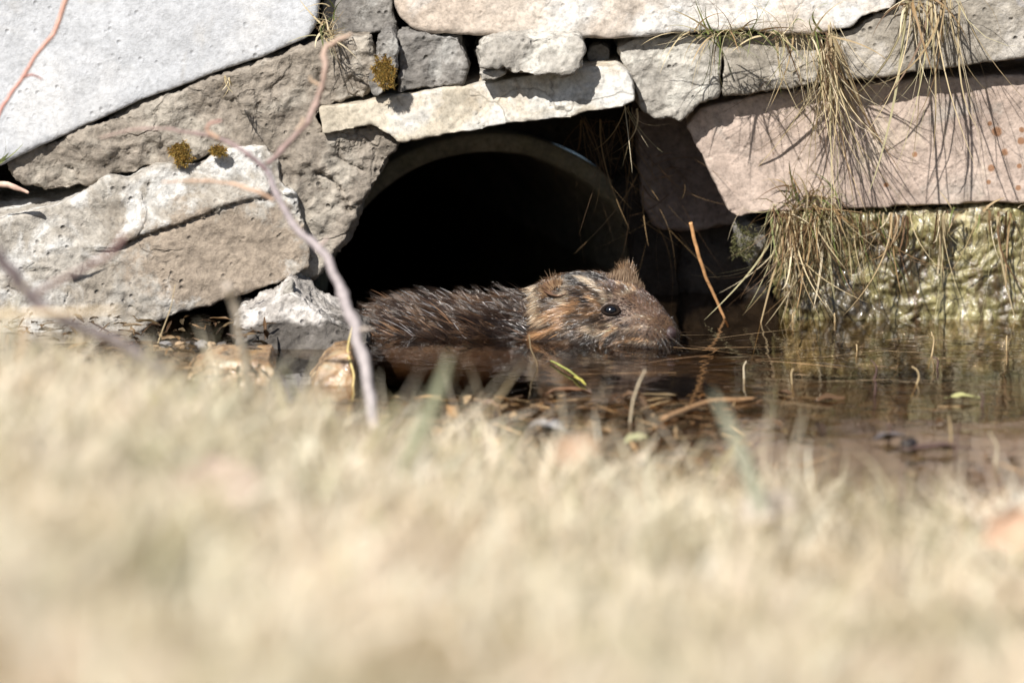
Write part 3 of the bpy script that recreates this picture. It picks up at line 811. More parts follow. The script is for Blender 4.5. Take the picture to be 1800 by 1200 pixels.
# ears: cupped discs
def ear(c, nrm, up, rr, name='ear'):
    nrm = Vector(nrm).normalized(); up = (Vector(up) - nrm * Vector(up).dot(nrm)).normalized(); sd_ = nrm.cross(up)
    V, F = [], []
    K, J = 8, 22
    for s_ in (0, 1):
        for k in range(K + 1):
            u = k / K
            for j in range(J):
                a = 2 * math.pi * j / J
                q = np.array(sd_) * math.cos(a) * u * rr * .8 + np.array(up) * math.sin(a) * u * rr + np.array(nrm) * (rr * .35 * u * u - s_ * .0012 * (1 - u ** 6))
                V.append(np.array(c) + q)
    m = (K + 1) * J
    for s_ in (0, 1):
        for k in range(K):
            for j in range(J):
                f = (s_ * m + k * J + j, s_ * m + (k + 1) * J + j, s_ * m + (k + 1) * J + (j + 1) % J, s_ * m + k * J + (j + 1) % J)
                F.append(f if s_ == 0 else f[::-1])
    return link_mesh(name, np_mesh(name, V, F), ear_mat, parent=musk)
ear_mat = plain_mat('ear_skin', (.20, .115, .075), .6, .3, .3, 200)
e1, e1n = hit(975, 515)
ear(e1 + e1n * .0010, e1n + np.array([.5, 0, .2]), (-.6, 0, 1), .0095)
i_far = int(np.argmin(np.abs(Sm[:, 0] - P(1062, 480, -.08)[0])))
e2 = cen[i_far] + np.array([0, 0, Sm[i_far, 2] - cen[i_far, 2]]) - Lat[i_far] * .016 + np.array([.006, .002, -.003])
ear(e2, (.55, -.6, .5), (-.35, 0.1, 1), .0055)

# --- fur
rs = np.random.RandomState(11)
fv = np.array([v.co[:] for v in musk.data.vertices]) + np.array(musk.location)
tris = []
for pl in musk.data.polygons:
    v = list(pl.vertices)
    for k in range(1, len(v) - 1): tris.append((v[0], v[k], v[k + 1]))
tris = np.array(tris)
A_, B_, C_ = fv[tris[:, 0]], fv[tris[:, 1]], fv[tris[:, 2]]
nrm = np.cross(B_ - A_, C_ - A_); area = np.linalg.norm(nrm, axis=1) / 2
nrm /= (2 * area[:, None] + 1e-15)
cmid = (A_ + B_ + C_) / 3
kc = np.argmin(((cmid[:, None, :2] - cen[None, :, :2]) ** 2).sum(2), axis=1)
outw = cmid - cen[kc]
sg = np.sign((nrm * outw).sum(1)); nrm *= sg[:, None]
wt = area * (cmid[:, 2] > -.006) * np.where(cmid[:, 1] > cen[kc, 1] + .025, .35, 1.0)
def sample(n, w):
    k = rs.choice(len(tris), n, p=w / w.sum())
    u, v = rs.rand(n), rs.rand(n); m = u + v > 1; u[m], v[m] = 1 - u[m], 1 - v[m]
    return A_[k] + (B_ - A_)[k] * u[:, None] + (C_ - A_)[k] * v[:, None], nrm[k], kc[k]
headx = P(935, 500, -.06)[0]; nosex = P(1186, 580, -.12)[0]
eyeC = el
def flow(pos, nr_, ks):
    """hair direction, length, colour by place on the body"""
    back = -np.column_stack([Tg[ks], np.zeros(len(ks))])
    hx = np.clip((pos[:, 0] - headx) / (nosex - headx), -1, 1)      # 0 neck .. 1 nose
    head = hx > 0
    lowside = np.clip((.045 - pos[:, 2]) / .045, 0, 1)
    d = back.copy()
    d[:, 2] -= np.where(head, .30 + .35 * lowside, -.38)
    # swirl of noise so that locks part and cross
    sw = np.column_stack([perlin(pos * 70 + 5), perlin(pos * 70 + 25), perlin(pos * 70 + 45)])
    d = d + (sw * np.where(head, .45, .7)[:, None] + rs.normal(size=pos.shape) * np.where(head, .10, .28)[:, None])
    d = d - nr_ * (d * nr_).sum(1)[:, None]
    d /= np.linalg.norm(d, axis=1)[:, None] + 1e-9
    return d, hx, head, lowside
NL = 6200
lp, ln, lk = sample(NL, wt * np.where(cmid[:, 0] > headx, 1.9, 1.0))
ld, lhx, lhead, llow = flow(lp, ln, lk)
L = np.where(lhead, np.interp(lhx, [0, .25, .5, .7, .8, 1], [.0095, .0075, .0052, .0036, .0020, .0013]), .0135)
L = L * np.where(lhead, .6 + .8 * rs.rand(NL), .35 + 1.0 * rs.rand(NL))
bridge = lhead & (lhx > .58) & (ln[:, 2] > .25)
L[bridge] = .0011
lift = np.where(lhead, .20, .33) * (.4 + 1.2 * rs.rand(NL)); lift[bridge] = .05
spiky = (~lhead) & (rs.rand(NL) < .25); lift[spiky] *= 1.8; L[spiky] *= 1.05
ltip = lp + ld * L[:, None] + ln * (lift * L)[:, None]
# lock colour
def to_px(p):
    v = p - CAM; dz = v @ _D
    return np.column_stack([900 + (v @ _Rr) / dz / W_ * 1800, 600 - (v @ _U) / dz / W_ * 1800])
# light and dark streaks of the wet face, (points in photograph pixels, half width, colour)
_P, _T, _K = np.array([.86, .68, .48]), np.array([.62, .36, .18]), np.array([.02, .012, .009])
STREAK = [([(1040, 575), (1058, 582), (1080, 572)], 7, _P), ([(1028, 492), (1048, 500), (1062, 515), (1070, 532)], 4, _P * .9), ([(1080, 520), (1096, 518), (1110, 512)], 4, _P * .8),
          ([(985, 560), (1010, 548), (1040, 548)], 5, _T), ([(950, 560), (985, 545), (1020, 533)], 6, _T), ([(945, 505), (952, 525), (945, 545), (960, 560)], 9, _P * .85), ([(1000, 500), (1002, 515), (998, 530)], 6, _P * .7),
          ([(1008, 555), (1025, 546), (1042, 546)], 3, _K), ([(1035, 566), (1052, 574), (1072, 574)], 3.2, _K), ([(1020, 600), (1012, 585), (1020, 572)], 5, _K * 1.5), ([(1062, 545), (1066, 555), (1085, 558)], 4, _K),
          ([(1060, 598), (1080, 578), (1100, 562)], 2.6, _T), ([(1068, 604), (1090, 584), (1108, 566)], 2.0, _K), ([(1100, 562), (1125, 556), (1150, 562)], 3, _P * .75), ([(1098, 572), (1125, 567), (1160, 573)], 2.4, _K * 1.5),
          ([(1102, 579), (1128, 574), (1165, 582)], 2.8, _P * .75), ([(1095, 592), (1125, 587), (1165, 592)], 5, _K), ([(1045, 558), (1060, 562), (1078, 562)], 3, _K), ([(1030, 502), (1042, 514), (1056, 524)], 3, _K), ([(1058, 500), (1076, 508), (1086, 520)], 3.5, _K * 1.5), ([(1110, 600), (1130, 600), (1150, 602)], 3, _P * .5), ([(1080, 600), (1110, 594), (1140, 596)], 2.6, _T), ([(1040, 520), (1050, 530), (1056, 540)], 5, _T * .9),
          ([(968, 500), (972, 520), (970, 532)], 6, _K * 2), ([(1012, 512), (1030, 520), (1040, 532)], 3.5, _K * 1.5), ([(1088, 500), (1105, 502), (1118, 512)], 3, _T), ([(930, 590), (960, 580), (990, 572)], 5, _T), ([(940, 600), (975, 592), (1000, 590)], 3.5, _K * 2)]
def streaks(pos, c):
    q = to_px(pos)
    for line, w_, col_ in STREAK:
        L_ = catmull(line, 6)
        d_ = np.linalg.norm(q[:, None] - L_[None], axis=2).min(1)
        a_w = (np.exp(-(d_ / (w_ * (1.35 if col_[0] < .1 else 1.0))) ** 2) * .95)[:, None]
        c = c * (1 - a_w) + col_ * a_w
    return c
def colour(pos, hx, head, nr_, nn_):
    n = len(pos)
    band = fbm(pos * np.array([60, 60, 300]) + 9, 3)
    c_dark = np.array([.028, .015, .010]); c_mid = np.array([.15, .078, .040]); c_tan = np.array([.60, .34, .16]); c_pale = np.array([.74, .56, .38])
    c = np.empty((n, 3))
    v = np.clip(.42 + band * 1.1 + (nn_ - .5) * 1.2, 0, 1)
    body = c_dark[None] * (1 - v[:, None]) + c_mid[None] * v[:, None]
    m2 = np.clip((v - .72) * 3, 0, 1)[:, None]
    body = (body * (1 - m2) + np.array([.30, .17, .09]) * m2) * .60
    hv = np.clip(.50 + (perlin(pos * np.array([32, 32, 120]) + 4) * 1.9 + band * 1.0) + (nn_ - .5) * .5, 0, 1)
    a = np.clip(hv * 2, 0, 1)[:, None]; bb = np.clip(hv * 2 - 1, 0, 1)[:, None]
    hd = (c_dark * 1.5 * (1 - a) + c_mid * a) * (1 - bb) + c_tan * bb
    # pale zones: ear fringe, under the eye, lower cheek
    for (cp, r_, am) in ((P(955, 525, -.09), .012, .9), (P(1065, 575, -.115), .008, .95), (P(1120, 585, -.125), .012, .6), (P(1000, 580, -.11), .014, .45), (P(1092, 478, -.08), .009, .8), (P(1060, 530, -.11), .009, .45), (P(1035, 520, -.1), .006, .6)):
        w = (np.exp(-(np.linalg.norm(pos - cp, axis=1) / r_) ** 2) * am)[:, None] * np.clip(hv * 1.6, .15, 1)[:, None]
        hd = hd * (1 - w) + c_pale * w
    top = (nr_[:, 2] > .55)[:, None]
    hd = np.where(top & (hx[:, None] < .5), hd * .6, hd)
    br = ((hx > .56) & (nr_[:, 2] > .2))[:, None]
    hd = hd * .38
    hd = np.where(br, np.array([.11, .068, .056]) * (.6 + .6 * nn_[:, None]), hd)
    mz = np.clip((hx - .88) / .1, 0, 1)[:, None]
    hd = hd * (1 - .6 * mz)
    c = np.where(head[:, None], hd, body)
    # shade of the crease behind the head, painted into the hair colour
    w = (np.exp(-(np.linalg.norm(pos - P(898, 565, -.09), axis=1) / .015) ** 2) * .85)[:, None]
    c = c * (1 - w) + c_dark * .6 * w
    c = np.where(head[:, None], (np.clip(c, 0, 1) / .30) ** 1.25 * .30, c)
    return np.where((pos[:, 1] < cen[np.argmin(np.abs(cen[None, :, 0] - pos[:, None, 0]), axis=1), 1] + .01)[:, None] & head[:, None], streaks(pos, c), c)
lrand = rs.rand(NL)
lcol = colour(lp, lhx, lhead, ln, lrand)
# hairs gathered into locks
per = 8
pos_all, rad_all, col_all, cnt = [], [], [], 0
K = 5
def add_hairs(root, nn_, tip, sag, rad, col, eps=.0):
    n = len(root)
    ts = np.linspace(0, 1, K)
    mid = (root + tip) / 2 + nn_ * sag[:, None]
    pts = ((1 - ts)[None, :, None] ** 2) * root[:, None] + (2 * ts * (1 - ts))[None, :, None] * mid[:, None] + (ts ** 2)[None, :, None] * tip[:, None]
    rr = rad[:, None] * (1 - .88 * ts[None, :] ** 1.5)
    pos_all.append(pts); rad_all.append(rr); col_all.append(col)
li = np.repeat(np.arange(NL), per)
n = len(li)
spread = np.where(lhead[li], .0012, .0015) * np.clip(L[li] / .008, .6, 1.2)
rt = lp[li] + rs.normal(size=(n, 3)) * spread[:, None]
rt -= ln[li] * ((rt - lp[li]) * ln[li]).sum(1)[:, None] + ln[li] * .0006
tp = ltip[li] + rs.normal(size=(n, 3)) * (.00018 + .012 * L[li])[:, None] + ld[li] * (rs.normal(size=n) * .12 * L[li])[:, None]
far_from_eye = np.linalg.norm(lp[li] - eyeC, axis=1) > .0056
far_nose = np.linalg.norm(lp[li] - nc, axis=1) > .0062
keep = far_from_eye & far_nose
sag = L[li] * np.where(lhead[li], .10, .16)
add_hairs(rt[keep], ln[li][keep], tp[keep], sag[keep], np.where(lhead[li], .00011, .00012)[keep], np.clip(lcol[li] * (.75 + .5 * rs.rand(n, 1)), 0, 1)[keep])
# short undercoat that hides the skin
NU = 26000
up_, un_, uk_ = sample(NU, wt * np.where(cmid[:, 0] > headx, 2.2, 1.0))
ud, uhx, uhead, ulow = flow(up_, un_, uk_)
UL = np.where(uhead, np.interp(uhx, [0, .4, .7, 1], [.006, .004, .0022, .0012]), .007)
ut = up_ + ud * UL[:, None] + un_ * (.3 * UL)[:, None] + rs.normal(size=(NU, 3)) * .0005
k2 = (np.linalg.norm(up_ - eyeC, axis=1) > .0052) & (np.linalg.norm(up_ - nc, axis=1) > .0056)
uc = colour(up_, uhx, uhead, un_, rs.rand(NU) * .5) * np.where(uhead, .7, .4)[:, None]
add_hairs((up_ - un_ * .0004)[k2], un_[k2], ut[k2], (UL * .1)[k2], np.full(NU, .00012)[k2], uc[k2])
# soaked guard-hair points standing out of the coat
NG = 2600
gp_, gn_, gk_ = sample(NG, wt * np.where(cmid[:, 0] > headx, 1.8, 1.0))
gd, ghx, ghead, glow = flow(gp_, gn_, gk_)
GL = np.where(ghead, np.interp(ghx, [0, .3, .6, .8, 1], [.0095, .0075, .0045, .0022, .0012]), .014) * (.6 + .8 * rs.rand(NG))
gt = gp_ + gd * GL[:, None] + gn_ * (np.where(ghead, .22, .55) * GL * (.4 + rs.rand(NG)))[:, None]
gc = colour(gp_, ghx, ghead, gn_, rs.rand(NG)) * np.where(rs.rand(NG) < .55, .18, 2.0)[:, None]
glint = (~ghead) & (rs.rand(NG) < .10 + .55 * perlin(gp_ * 42))
gc[glint] = np.array([.40, .385, .39])       # pale grey hairs, wet glints of the back put into colour
gkeep = (np.linalg.norm(gp_ - eyeC, axis=1) > .0065) & (np.linalg.norm(gp_ - nc, axis=1) > .0065)
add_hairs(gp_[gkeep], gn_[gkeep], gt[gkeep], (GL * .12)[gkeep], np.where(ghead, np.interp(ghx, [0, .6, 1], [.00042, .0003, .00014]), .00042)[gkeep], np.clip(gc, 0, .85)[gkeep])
# raised wet crest around the far ear
m = 1100
u_ = rs.rand(m)
ridge = np.array([cen[int(np.argmin(np.abs(Sm[:, 0] - P(1058 + 56 * k, 480, -.085)[0])))] * [1, 1, 0] for k in u_])
iz = np.array([Sm[int(np.argmin(np.abs(Sm[:, 0] - P(1058 + 56 * k, 480, -.085)[0])), ), 2] for k in u_])
ridge[:, 2] = iz - .0012
ridge = ridge - Lat[i_far] * rs.uniform(-.003, .016, m)[:, None] - np.array([0, 0, .002]) * rs.rand(m, 1)
hgt = .0105 * np.clip(1 - np.abs(u_ - .50) * 1.5, .15, 1) * (.5 + .7 * rs.rand(m))
lk_ = np.round(u_ * 9) / 9
dirn = np.column_stack([(lk_ - u_) * .8 + .15, rs.normal(size=m) * .15 - .15, np.ones(m)])
tipp = ridge + dirn * hgt[:, None] + rs.normal(size=(m, 3)) * .0004
cc_ = np.where((rs.rand(m) < .6)[:, None], np.array([.52, .38, .26]), np.array([.13, .08, .05])) * (.6 + .6 * rs.rand(m, 1))
add_hairs(ridge, np.repeat(np.array([[0, -.7, .3]]), m, 0), tipp, hgt * .05, np.full(m, .00016), cc_)
# tufts on the ears
for ec, upv, nrmv, r_ in ((e1, np.array([-.6, -.1, .75]), e1n, .007), (e2, np.array([.0, 0, 1.]), np.array([.6, -.7, .3]), .0065)):
    m = 420
    a = rs.rand(m) * math.pi * 1.5 - .8
    sd_ = np.cross(nrmv, upv); sd_ /= np.linalg.norm(sd_)
    base = ec + sd_ * (np.cos(a) * r_ * .8)[:, None] + upv * (np.sin(a) * r_ * .8 * rs.rand(m) ** .4)[:, None] + nrmv * .0012
    lock = (rs.randint(0, 13, m) / 13.0)
    outd = sd_ * (np.cos(a))[:, None] * .8 + upv * (.55 + .6 * np.abs(np.sin(a)))[:, None] + np.array([-.1, 0, .1]) + rs.normal(size=(m, 3)) * .22
    ln_ = .0055 * (.5 + .9 * rs.rand(m))
    tip = base + outd * ln_[:, None]
    cc_ = np.where((rs.rand(m) < .6)[:, None], np.array([.48, .32, .19]), np.array([.16, .09, .05])) * (.7 + .6 * rs.rand(m, 1))
    add_hairs(base, np.repeat(nrmv[None], m, 0), tip, ln_ * .1, np.full(m, .00015), cc_)
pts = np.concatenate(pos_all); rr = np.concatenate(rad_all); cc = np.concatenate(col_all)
def hair_obj(name, pts, rr, cc, mat, parent):
    hc = bpy.data.hair_curves.new(name)
    hc.add_curves([pts.shape[1]] * len(pts))
    hc.points.foreach_set('position', (pts.reshape(-1, 3) - np.array(parent.location)).astype(np.float32).ravel())
    a = hc.attributes.get('radius') or hc.attributes.new('radius', 'FLOAT', 'POINT')
    a.data.foreach_set('value', rr.astype(np.float32).ravel())
    c = hc.attributes.new('col', 'FLOAT_COLOR', 'POINT')
    c4 = np.ones((pts.shape[0] * pts.shape[1], 4), np.float32); c4[:, :3] = np.repeat(cc, pts.shape[1], 0)
    c.data.foreach_set('color', c4.ravel())
    hc.materials.append(mat)
    o = bpy.data.objects.new(name, hc); COL.objects.link(o); o.parent = parent
    return o
t = NT('wet_fur')   # wet: tight shine
a = t.n('Attribute'); a.attribute_name = 'col'
p = t.n('BsdfPrincipled'); p.inputs['Roughness'].default_value = .22; p.inputs['Specular IOR Level'].default_value = 1.0
t.l(a.outputs['Color'], p.inputs['Base Color'])
hb = t.n('BsdfHairPrincipled'); hb.parametrization = 'COLOR'; t.l(a.outputs['Color'], hb.inputs['Color'])
hb.inputs['Roughness'].default_value = .16; hb.inputs['Radial Roughness'].default_value = .25; hb.inputs['Coat'].default_value = .6; hb.inputs['IOR'].default_value = 1.6
mx = t.n('MixShader'); mx.inputs[0].default_value = .22; t.l(p.outputs[0], mx.inputs[1]); t.l(hb.outputs[0], mx.inputs[2]); t.l(mx.outputs[0], t.out.inputs[0])
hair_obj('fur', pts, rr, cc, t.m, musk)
# whiskers
wp = []
for k in range(9):
    u = k / 15
    b0, bn = hit(1140 + 26 * rs.rand(), 568 + 22 * rs.rand())
    if b0 is None: continue
    ln_ = .018 + .018 * rs.rand()
    d = np.array([.35 + .9 * rs.rand(), -.7, .25 - .9 * rs.rand()]); d /= np.linalg.norm(d)
    ts = np.linspace(0, 1, K)
    wp.append(b0 + d * (ts * ln_)[:, None] + np.array([0, 0, -1]) * (ts ** 2 * ln_ * .35)[:, None])
wp = np.array(wp)
hair_obj('whiskers', wp, np.repeat(np.linspace(.00007, .00002, K)[None], len(wp), 0), np.tile([.12, .09, .07], (len(wp), 1)), t.m, musk)

# ------------------------------------------------------------------ foreground branch and twigs
GREYBARK, TAN, PINKT = (.40, .32, .33), (.56, .36, .22), (.62, .33, .25)
twig('bare_branch', [(668, 790, -.62, 15), (655, 735, -.60, 14), (645, 660, -.56, 13), (630, 600, -.53, 12), (612, 545, -.50, 13), (592, 490, -.48, 10.5), (560, 435, -.46, 9.5), (520, 400, -.45, 8.5), (492, 352, -.44, 8), (470, 300, -.43, 8)],
     (.46, .42, .41), (.30, .25, .26), 'long bare pale grey branch rising in front of the stones and the pipe', 'branch',
     branches=[([(470, 300, -.43, 7), (430, 268, -.43, 5.5), (385, 243, -.42, 5), (330, 233, -.42, 4.5), (280, 226, -.42, 3.5), (225, 230, -.42, 3), (175, 243, -.42, 2)], (.26, .19, .20), (.44, .32, .27)),
               ([(470, 290, -.43, 6.5), (500, 258, -.42, 6), (540, 215, -.41, 7), (560, 170, -.40, 7), (572, 120, -.40, 6.5), (570, 88, -.39, 7), (590, 74, -.39, 6), (618, 60, -.39, 4)], (.30, .21, .20), (.52, .38, .29)),
               ([(482, 352, -.44, 5.5), (445, 334, -.44, 5), (400, 322, -.43, 4), (340, 318, -.43, 3), (285, 320, -.43, 2)], (.50, .34, .24), (.66, .46, .34)),
               ([(385, 243, -.42, 5), (366, 232, -.42, 4.5), (368, 218, -.42, 4), (390, 212, -.42, 2.5)], (.58, .40, .28), (.40, .22, .2)),
               ([(632, 580, -.53, 5), (645, 577, -.53, 3.5), (655, 579, -.53, 2)], (.5, .42, .36), (.5, .42, .36)),
               ([(560, 435, -.46, 5), (572, 424, -.46, 4), (576, 416, -.46, 2)], (.42, .34, .32), (.5, .4, .34)),
               ([(520, 228, -.42, 4), (534, 214, -.42, 4.5), (530, 206, -.42, 2)], (.5, .38, .3), (.6, .46, .34)),
               ([(562, 150, -.40, 4), (548, 142, -.40, 3.5), (545, 134, -.40, 2)], (.5, .36, .26), (.6, .44, .3))], seed=3, noise=.22, knots=11)
twig('bare_branch', [(-60, 395, -.85, 15), (0, 455, -.85, 14), (45, 510, -.85, 15), (85, 545, -.85, 14), (150, 580, -.84, 13), (210, 605, -.83, 14), (255, 635, -.82, 14), (300, 668, -.80, 13)],
     (.09, .065, .07), (.40, .35, .34), 'blurred dark branch sloping down into the grass at the far left', 'branch',
     branches=[([(60, 520, -.85, 8), (110, 490, -.85, 6), (165, 462, -.84, 6), (200, 440, -.84, 6), (218, 412, -.84, 6)], (.24, .18, .16), (.20, .11, .11))], seed=6, noise=.2)
twig('dead_stub', [(398, 500, -.80, 10), (412, 535, -.79, 9), (422, 590, -.78, 9), (432, 640, -.77, 10), (438, 710, -.76, 11)], (.62, .54, .46), (.62, .56, .46), 'upright blurred tan stub standing in front of the wet stones', 'stem', seed=8)
twig('pink_twig', [(128, -50, -.30, 7), (112, 10, -.30, 6.5), (94, 60, -.30, 6), (62, 100, -.30, 5), (38, 140, -.30, 5), (12, 175, -.30, 5), (-10, 215, -.30, 5)], (.62, .38, .30), (.58, .30, .26),
     'thin pink twig curving down across the white slab', branches=[([(38, 138, -.30, 3.5), (55, 132, -.30, 3), (75, 140, -.30, 2)], (.35, .18, .16), (.4, .2, .18))], seed=9)
twig('reed_stick', [(1214, 390, -.02, 5), (1222, 425, -.018, 5), (1238, 480, -.014, 4.5), (1256, 520, -.010, 4), (1272, 556, -.008, 3.5), (1280, 575, -.006, 3)], (.62, .34, .15), (.55, .30, .14),
     'orange broken reed leaning into the water right of the muskrat', 'reed', seed=10, noise=.05)
twig('straw_stem', [(-40, 552, -.9, 6), (60, 550, -.9, 6), (140, 548, -.9, 5), (215, 545, -.9, 4)], (.72, .56, .36), (.72, .58, .40), 'blurred tan straw lying level across the far left branch', 'straw', seed=12)
twig('straw_stem', [(-20, 322, -.07, 9), (20, 328, -.07, 8), (50, 340, -.07, 4)], (.72, .52, .42), (.66, .45, .36), 'short pale pink straw stub in the gap at the left edge', 'straw', seed=13)

# ------------------------------------------------------------------ grass tufts on the wall
def tuft(name, label, specs, seed, cat='grass', group=None, mat='blade'):
    """specs: (px,py,Y, spread px, n, dir(x,y,z), dirvar, len px, width px, bend, palette)"""
    rs = np.random.RandomState(seed)
    VV, FF, CC, off = [], [], [], 0
    for (px, py, Y, sx, sy, n, d, dv, ln, wd, bend, pal) in specs:
        base = np.array([P(px + (rs.rand() - .5) * sx, py + (rs.rand() - .5) * sy, Y) for _ in range(n)])
        base[:, 1] += (rs.rand(n) - .3) * .006
        dirs = np.array(d, float)[None] + rs.normal(size=(n, 3)) * dv
        V, F, C = ribbons(base, dirs, ln * PX * (.55 + .7 * rs.rand(n)), wd * PX * (.35 + 1.6 * rs.rand(n) ** 2.2), bend * (.4 + 1.2 * rs.rand(n)), 9, pick(rs, n, *pal), seed + len(VV), wob=1.1)
        VV.append(V); FF.append(F + off); CC.append(C); off += len(V)
    me = np_mesh(name, np.concatenate(VV), np.concatenate(FF), True, np.concatenate(CC))
    o = link_mesh(name, me, M[mat])
    return tag(o, label, cat, group)
DRY = ((STRAW, 4), (BROWN, 1)); MIX = ((STRAW, 2), (GREEN, 3), (BROWN, 1)); DK = ((BROWN, 2), (STRAW, 1))
tuft('grass_tuft', 'tuft of green and straw grass growing from the crack under the capping stone', [
    (1330, 62, -.052, 240, 14, 70, (-.2, -.5, .9), .45, 95, 2.6, 1.2, MIX),
    (1340, 60, -.052, 240, 14, 60, (.25, -.8, .1), .5, 120, 2.8, 2.0, MIX),
    (1400, 62, -.052, 80, 16, 36, (.15, -.35, -.6), .35, 170, 2.6, .8, DRY),
    (1240, 62, -.052, 60, 10, 14, (-.6, -.7, .0), .4, 110, 3.0, 2.2, DRY)], 31)
tuft('grass_tuft', 'long straw tuft hanging from the joint beside the aggregate stone', [
    (1462, 66, -.028, 24, 60, 40, (.12, -.25, -.9), .22, 270, 2.7, .6, DRY),
    (1455, 130, -.022, 30, 60, 32, (.15, -.2, -.9), .22, 240, 3.0, .7, DRY),
    (1448, 90, -.026, 24, 60, 22, (.0, -.2, -1), .15, 300, 3.6, .3, ((BROWN, 2), (STRAW, 2)))], 32)
tuft('grass_tuft', 'tall pale straw tuft drooping over the aggregate stone near the top right', [
    (1650, 4, -.034, 80, 20, 30, (.03, -.28, -.9), .16, 360, 2.9, .5, DRY),
    (1640, 0, -.034, 80, 10, 16, (.1, -.8, .7), .5, 170, 3.2, 2.2, DRY),
    (1620, 4, -.034, 60, 14, 30, (-.2, -.4, .2), .5, 90, 3, 2.2, DK),
    (1600, 2, -.032, 16, 10, 9, (-.05, -.22, -1), .07, 330, 3.4, .15, DK)], 33)
tuft('grass_tuft', 'green and rusty tuft on the ledge at the lower left corner of the pink stone', [
    (1425, 352, -.008, 90, 36, 90, (.0, -.5, .9), .5, 75, 3.2, 1.3, ((GREEN, 3), (STRAW, 2), (BROWN, 2))),
    (1420, 368, -.010, 130, 26, 150, (-.1, -.6, -.3), .5, 110, 3.0, 1.5, ((STRAW, 2), (BROWN, 4), (GREEN, 1))),
    (1410, 385, -.010, 90, 30, 90, (-.05, -.16, -1), .16, 210, 3.2, .4, ((STRAW, 4), (BROWN, 3))),
    (1470, 380, -.010, 170, 24, 100, (.05, -.18, -1), .22, 190, 3.0, .6, ((STRAW, 3), (BROWN, 4), (GREEN, 1)))], 34)
tuft('grass_tuft', 'sparse dry stems hanging over the algae rock at the right', [
    (1680, 376, -.008, 300, 12, 34, (.0, -.2, -1), .2, 210, 3.0, .5, ((STRAW, 2), (BROWN, 3))),
    (1680, 372, -.008, 260, 12, 30, (.1, -.5, .4), .6, 60, 3.0, 2.2, ((GREEN, 1), (STRAW, 2), (BROWN, 3))),
    (1592, 380, -.012, 10, 10, 9, (.06, -.12, -1), .07, 190, 5, .1, ((BROWN, 1),)), (1560, 378, -.012, 40, 10, 9, (.0, -.12, -1), .07, 200, 4, .1, ((BROWN, 3), (STRAW, 1))), (1750, 378, -.012, 30, 10, 6, (-.1, -.12, -1), .07, 190, 4, .1, ((BROWN, 3), (STRAW, 1))),
    (1655, 380, -.012, 12, 10, 12, (.0, -.15, -1), .08, 210, 4.5, .1, ((BROWN, 1), (STRAW, 1)))], 35)
tuft('hanging_roots', 'fine dark roots dangling in the gap between the lintel and the pink stone', [
    (1060, 215, .04, 120, 20, 40, (.0, -.1, -1), .35, 230, 1.8, .4, ((BROWN, 2),)),
    (1110, 190, -.01, 30, 12, 10, (.2, -.2, -1), .3, 120, 2.6, .4, DRY),
    (1150, 330, .05, 90, 120, 40, (.1, -.3, -.6), .6, 200, 1.8, .6, ((BROWN, 3),))], 36, 'roots')
tuft('grass_tuft', 'small dry grass wisp between the white slab and the shaded stone', [
    (575, 40, -.05, 26, 60, 40, (.1, -.4, .3), .7, 60, 2.6, 1.5, ((STRAW, 3), (GREEN, 1))),
    (566, 62, -.06, 30, 20, 18, (.6, -.3, .1), .5, 60, 2.4, .9, DRY)], 37)
tuft('grass_wisp', 'little fan of dry fibres stuck under the edge of the white slab', [
    (398, 136, -.062, 10, 6, 16, (.15, -.3, -1), .25, 42, 2.2, .3, ((STRAW, 3),))], 38)
tuft('green_grass', 'single green blade poking out of the gap at the left edge', [
    (-10, 290, -.14, 6, 6, 3, (1, -.1, .45), .05, 60, 9, .1, ((GREEN, 1),))], 39)

# moss clumps
def moss(px, py, Y, sx, sy, n, label, seed, pal):
    rs = np.random.RandomState(seed)
    n *= 3
    q = rs.normal(size=(n, 2)); q = q / np.linalg.norm(q, axis=1)[:, None] * (rs.rand(n, 1) ** .6) * .5
    q = q * (1 + 1.1 * perlin(np.column_stack([q[:, 0] * 5 + seed, q[:, 1] * 5, np.full(n, seed * .37)])))[:, None] + .12 * np.column_stack([perlin(np.column_stack([q * 9, np.full(n, k + seed * .7)])) for k in (0, 5)])
    q[:, 0] *= 1 + .5 * perlin(np.column_stack([q[:, 1] * 6, np.full(n, seed), np.zeros(n)]))
    base = np.array([P(px + a * sx, py + b * sy, Y) for a, b in q])
    base[:, 1] -= .005 * np.exp(-(q ** 2).sum(1) * 1.5)
    dirs = np.column_stack([q[:, 0] * .6, np.full(n, -.8), .3 - q[:, 1] * .5]) + rs.normal(size=(n, 3)) * .4
    V, F, C = ribbons(base, dirs, 6.5 * PX * (.6 + .9 * rs.rand(n)), np.full(n, 1.8 * PX), np.full(n, .6), 2, pick(rs, n, (pal, 1)), seed)
    o = link_mesh('moss_clump', np_mesh('moss_clump', V, F, True, C), M['moss'])
    tag(o, label, 'moss')
MO = np.array([(.42, .25, .06), (.50, .34, .09), (.16, .09, .03), (.28, .22, .07)])
moss(676, 124, -.054, 34, 48, 1500, 'golden brown moss clump on the narrow stone sliver', 41, MO)
moss(320, 268, -.042, 34, 40, 1100, 'golden brown moss clump under the mortar above the layered stone', 42, MO)
moss(384, 264, -.044, 24, 16, 500, 'small smear of brown moss just right of the bigger clump on the mortar', 43, MO)
moss(1308, 425, .012, 40, 60, 350, 'pale green moss on the dark footing beside the algae rock', 44, np.array([(.16, .16, .07), (.28, .26, .14), (.10, .10, .04)]))

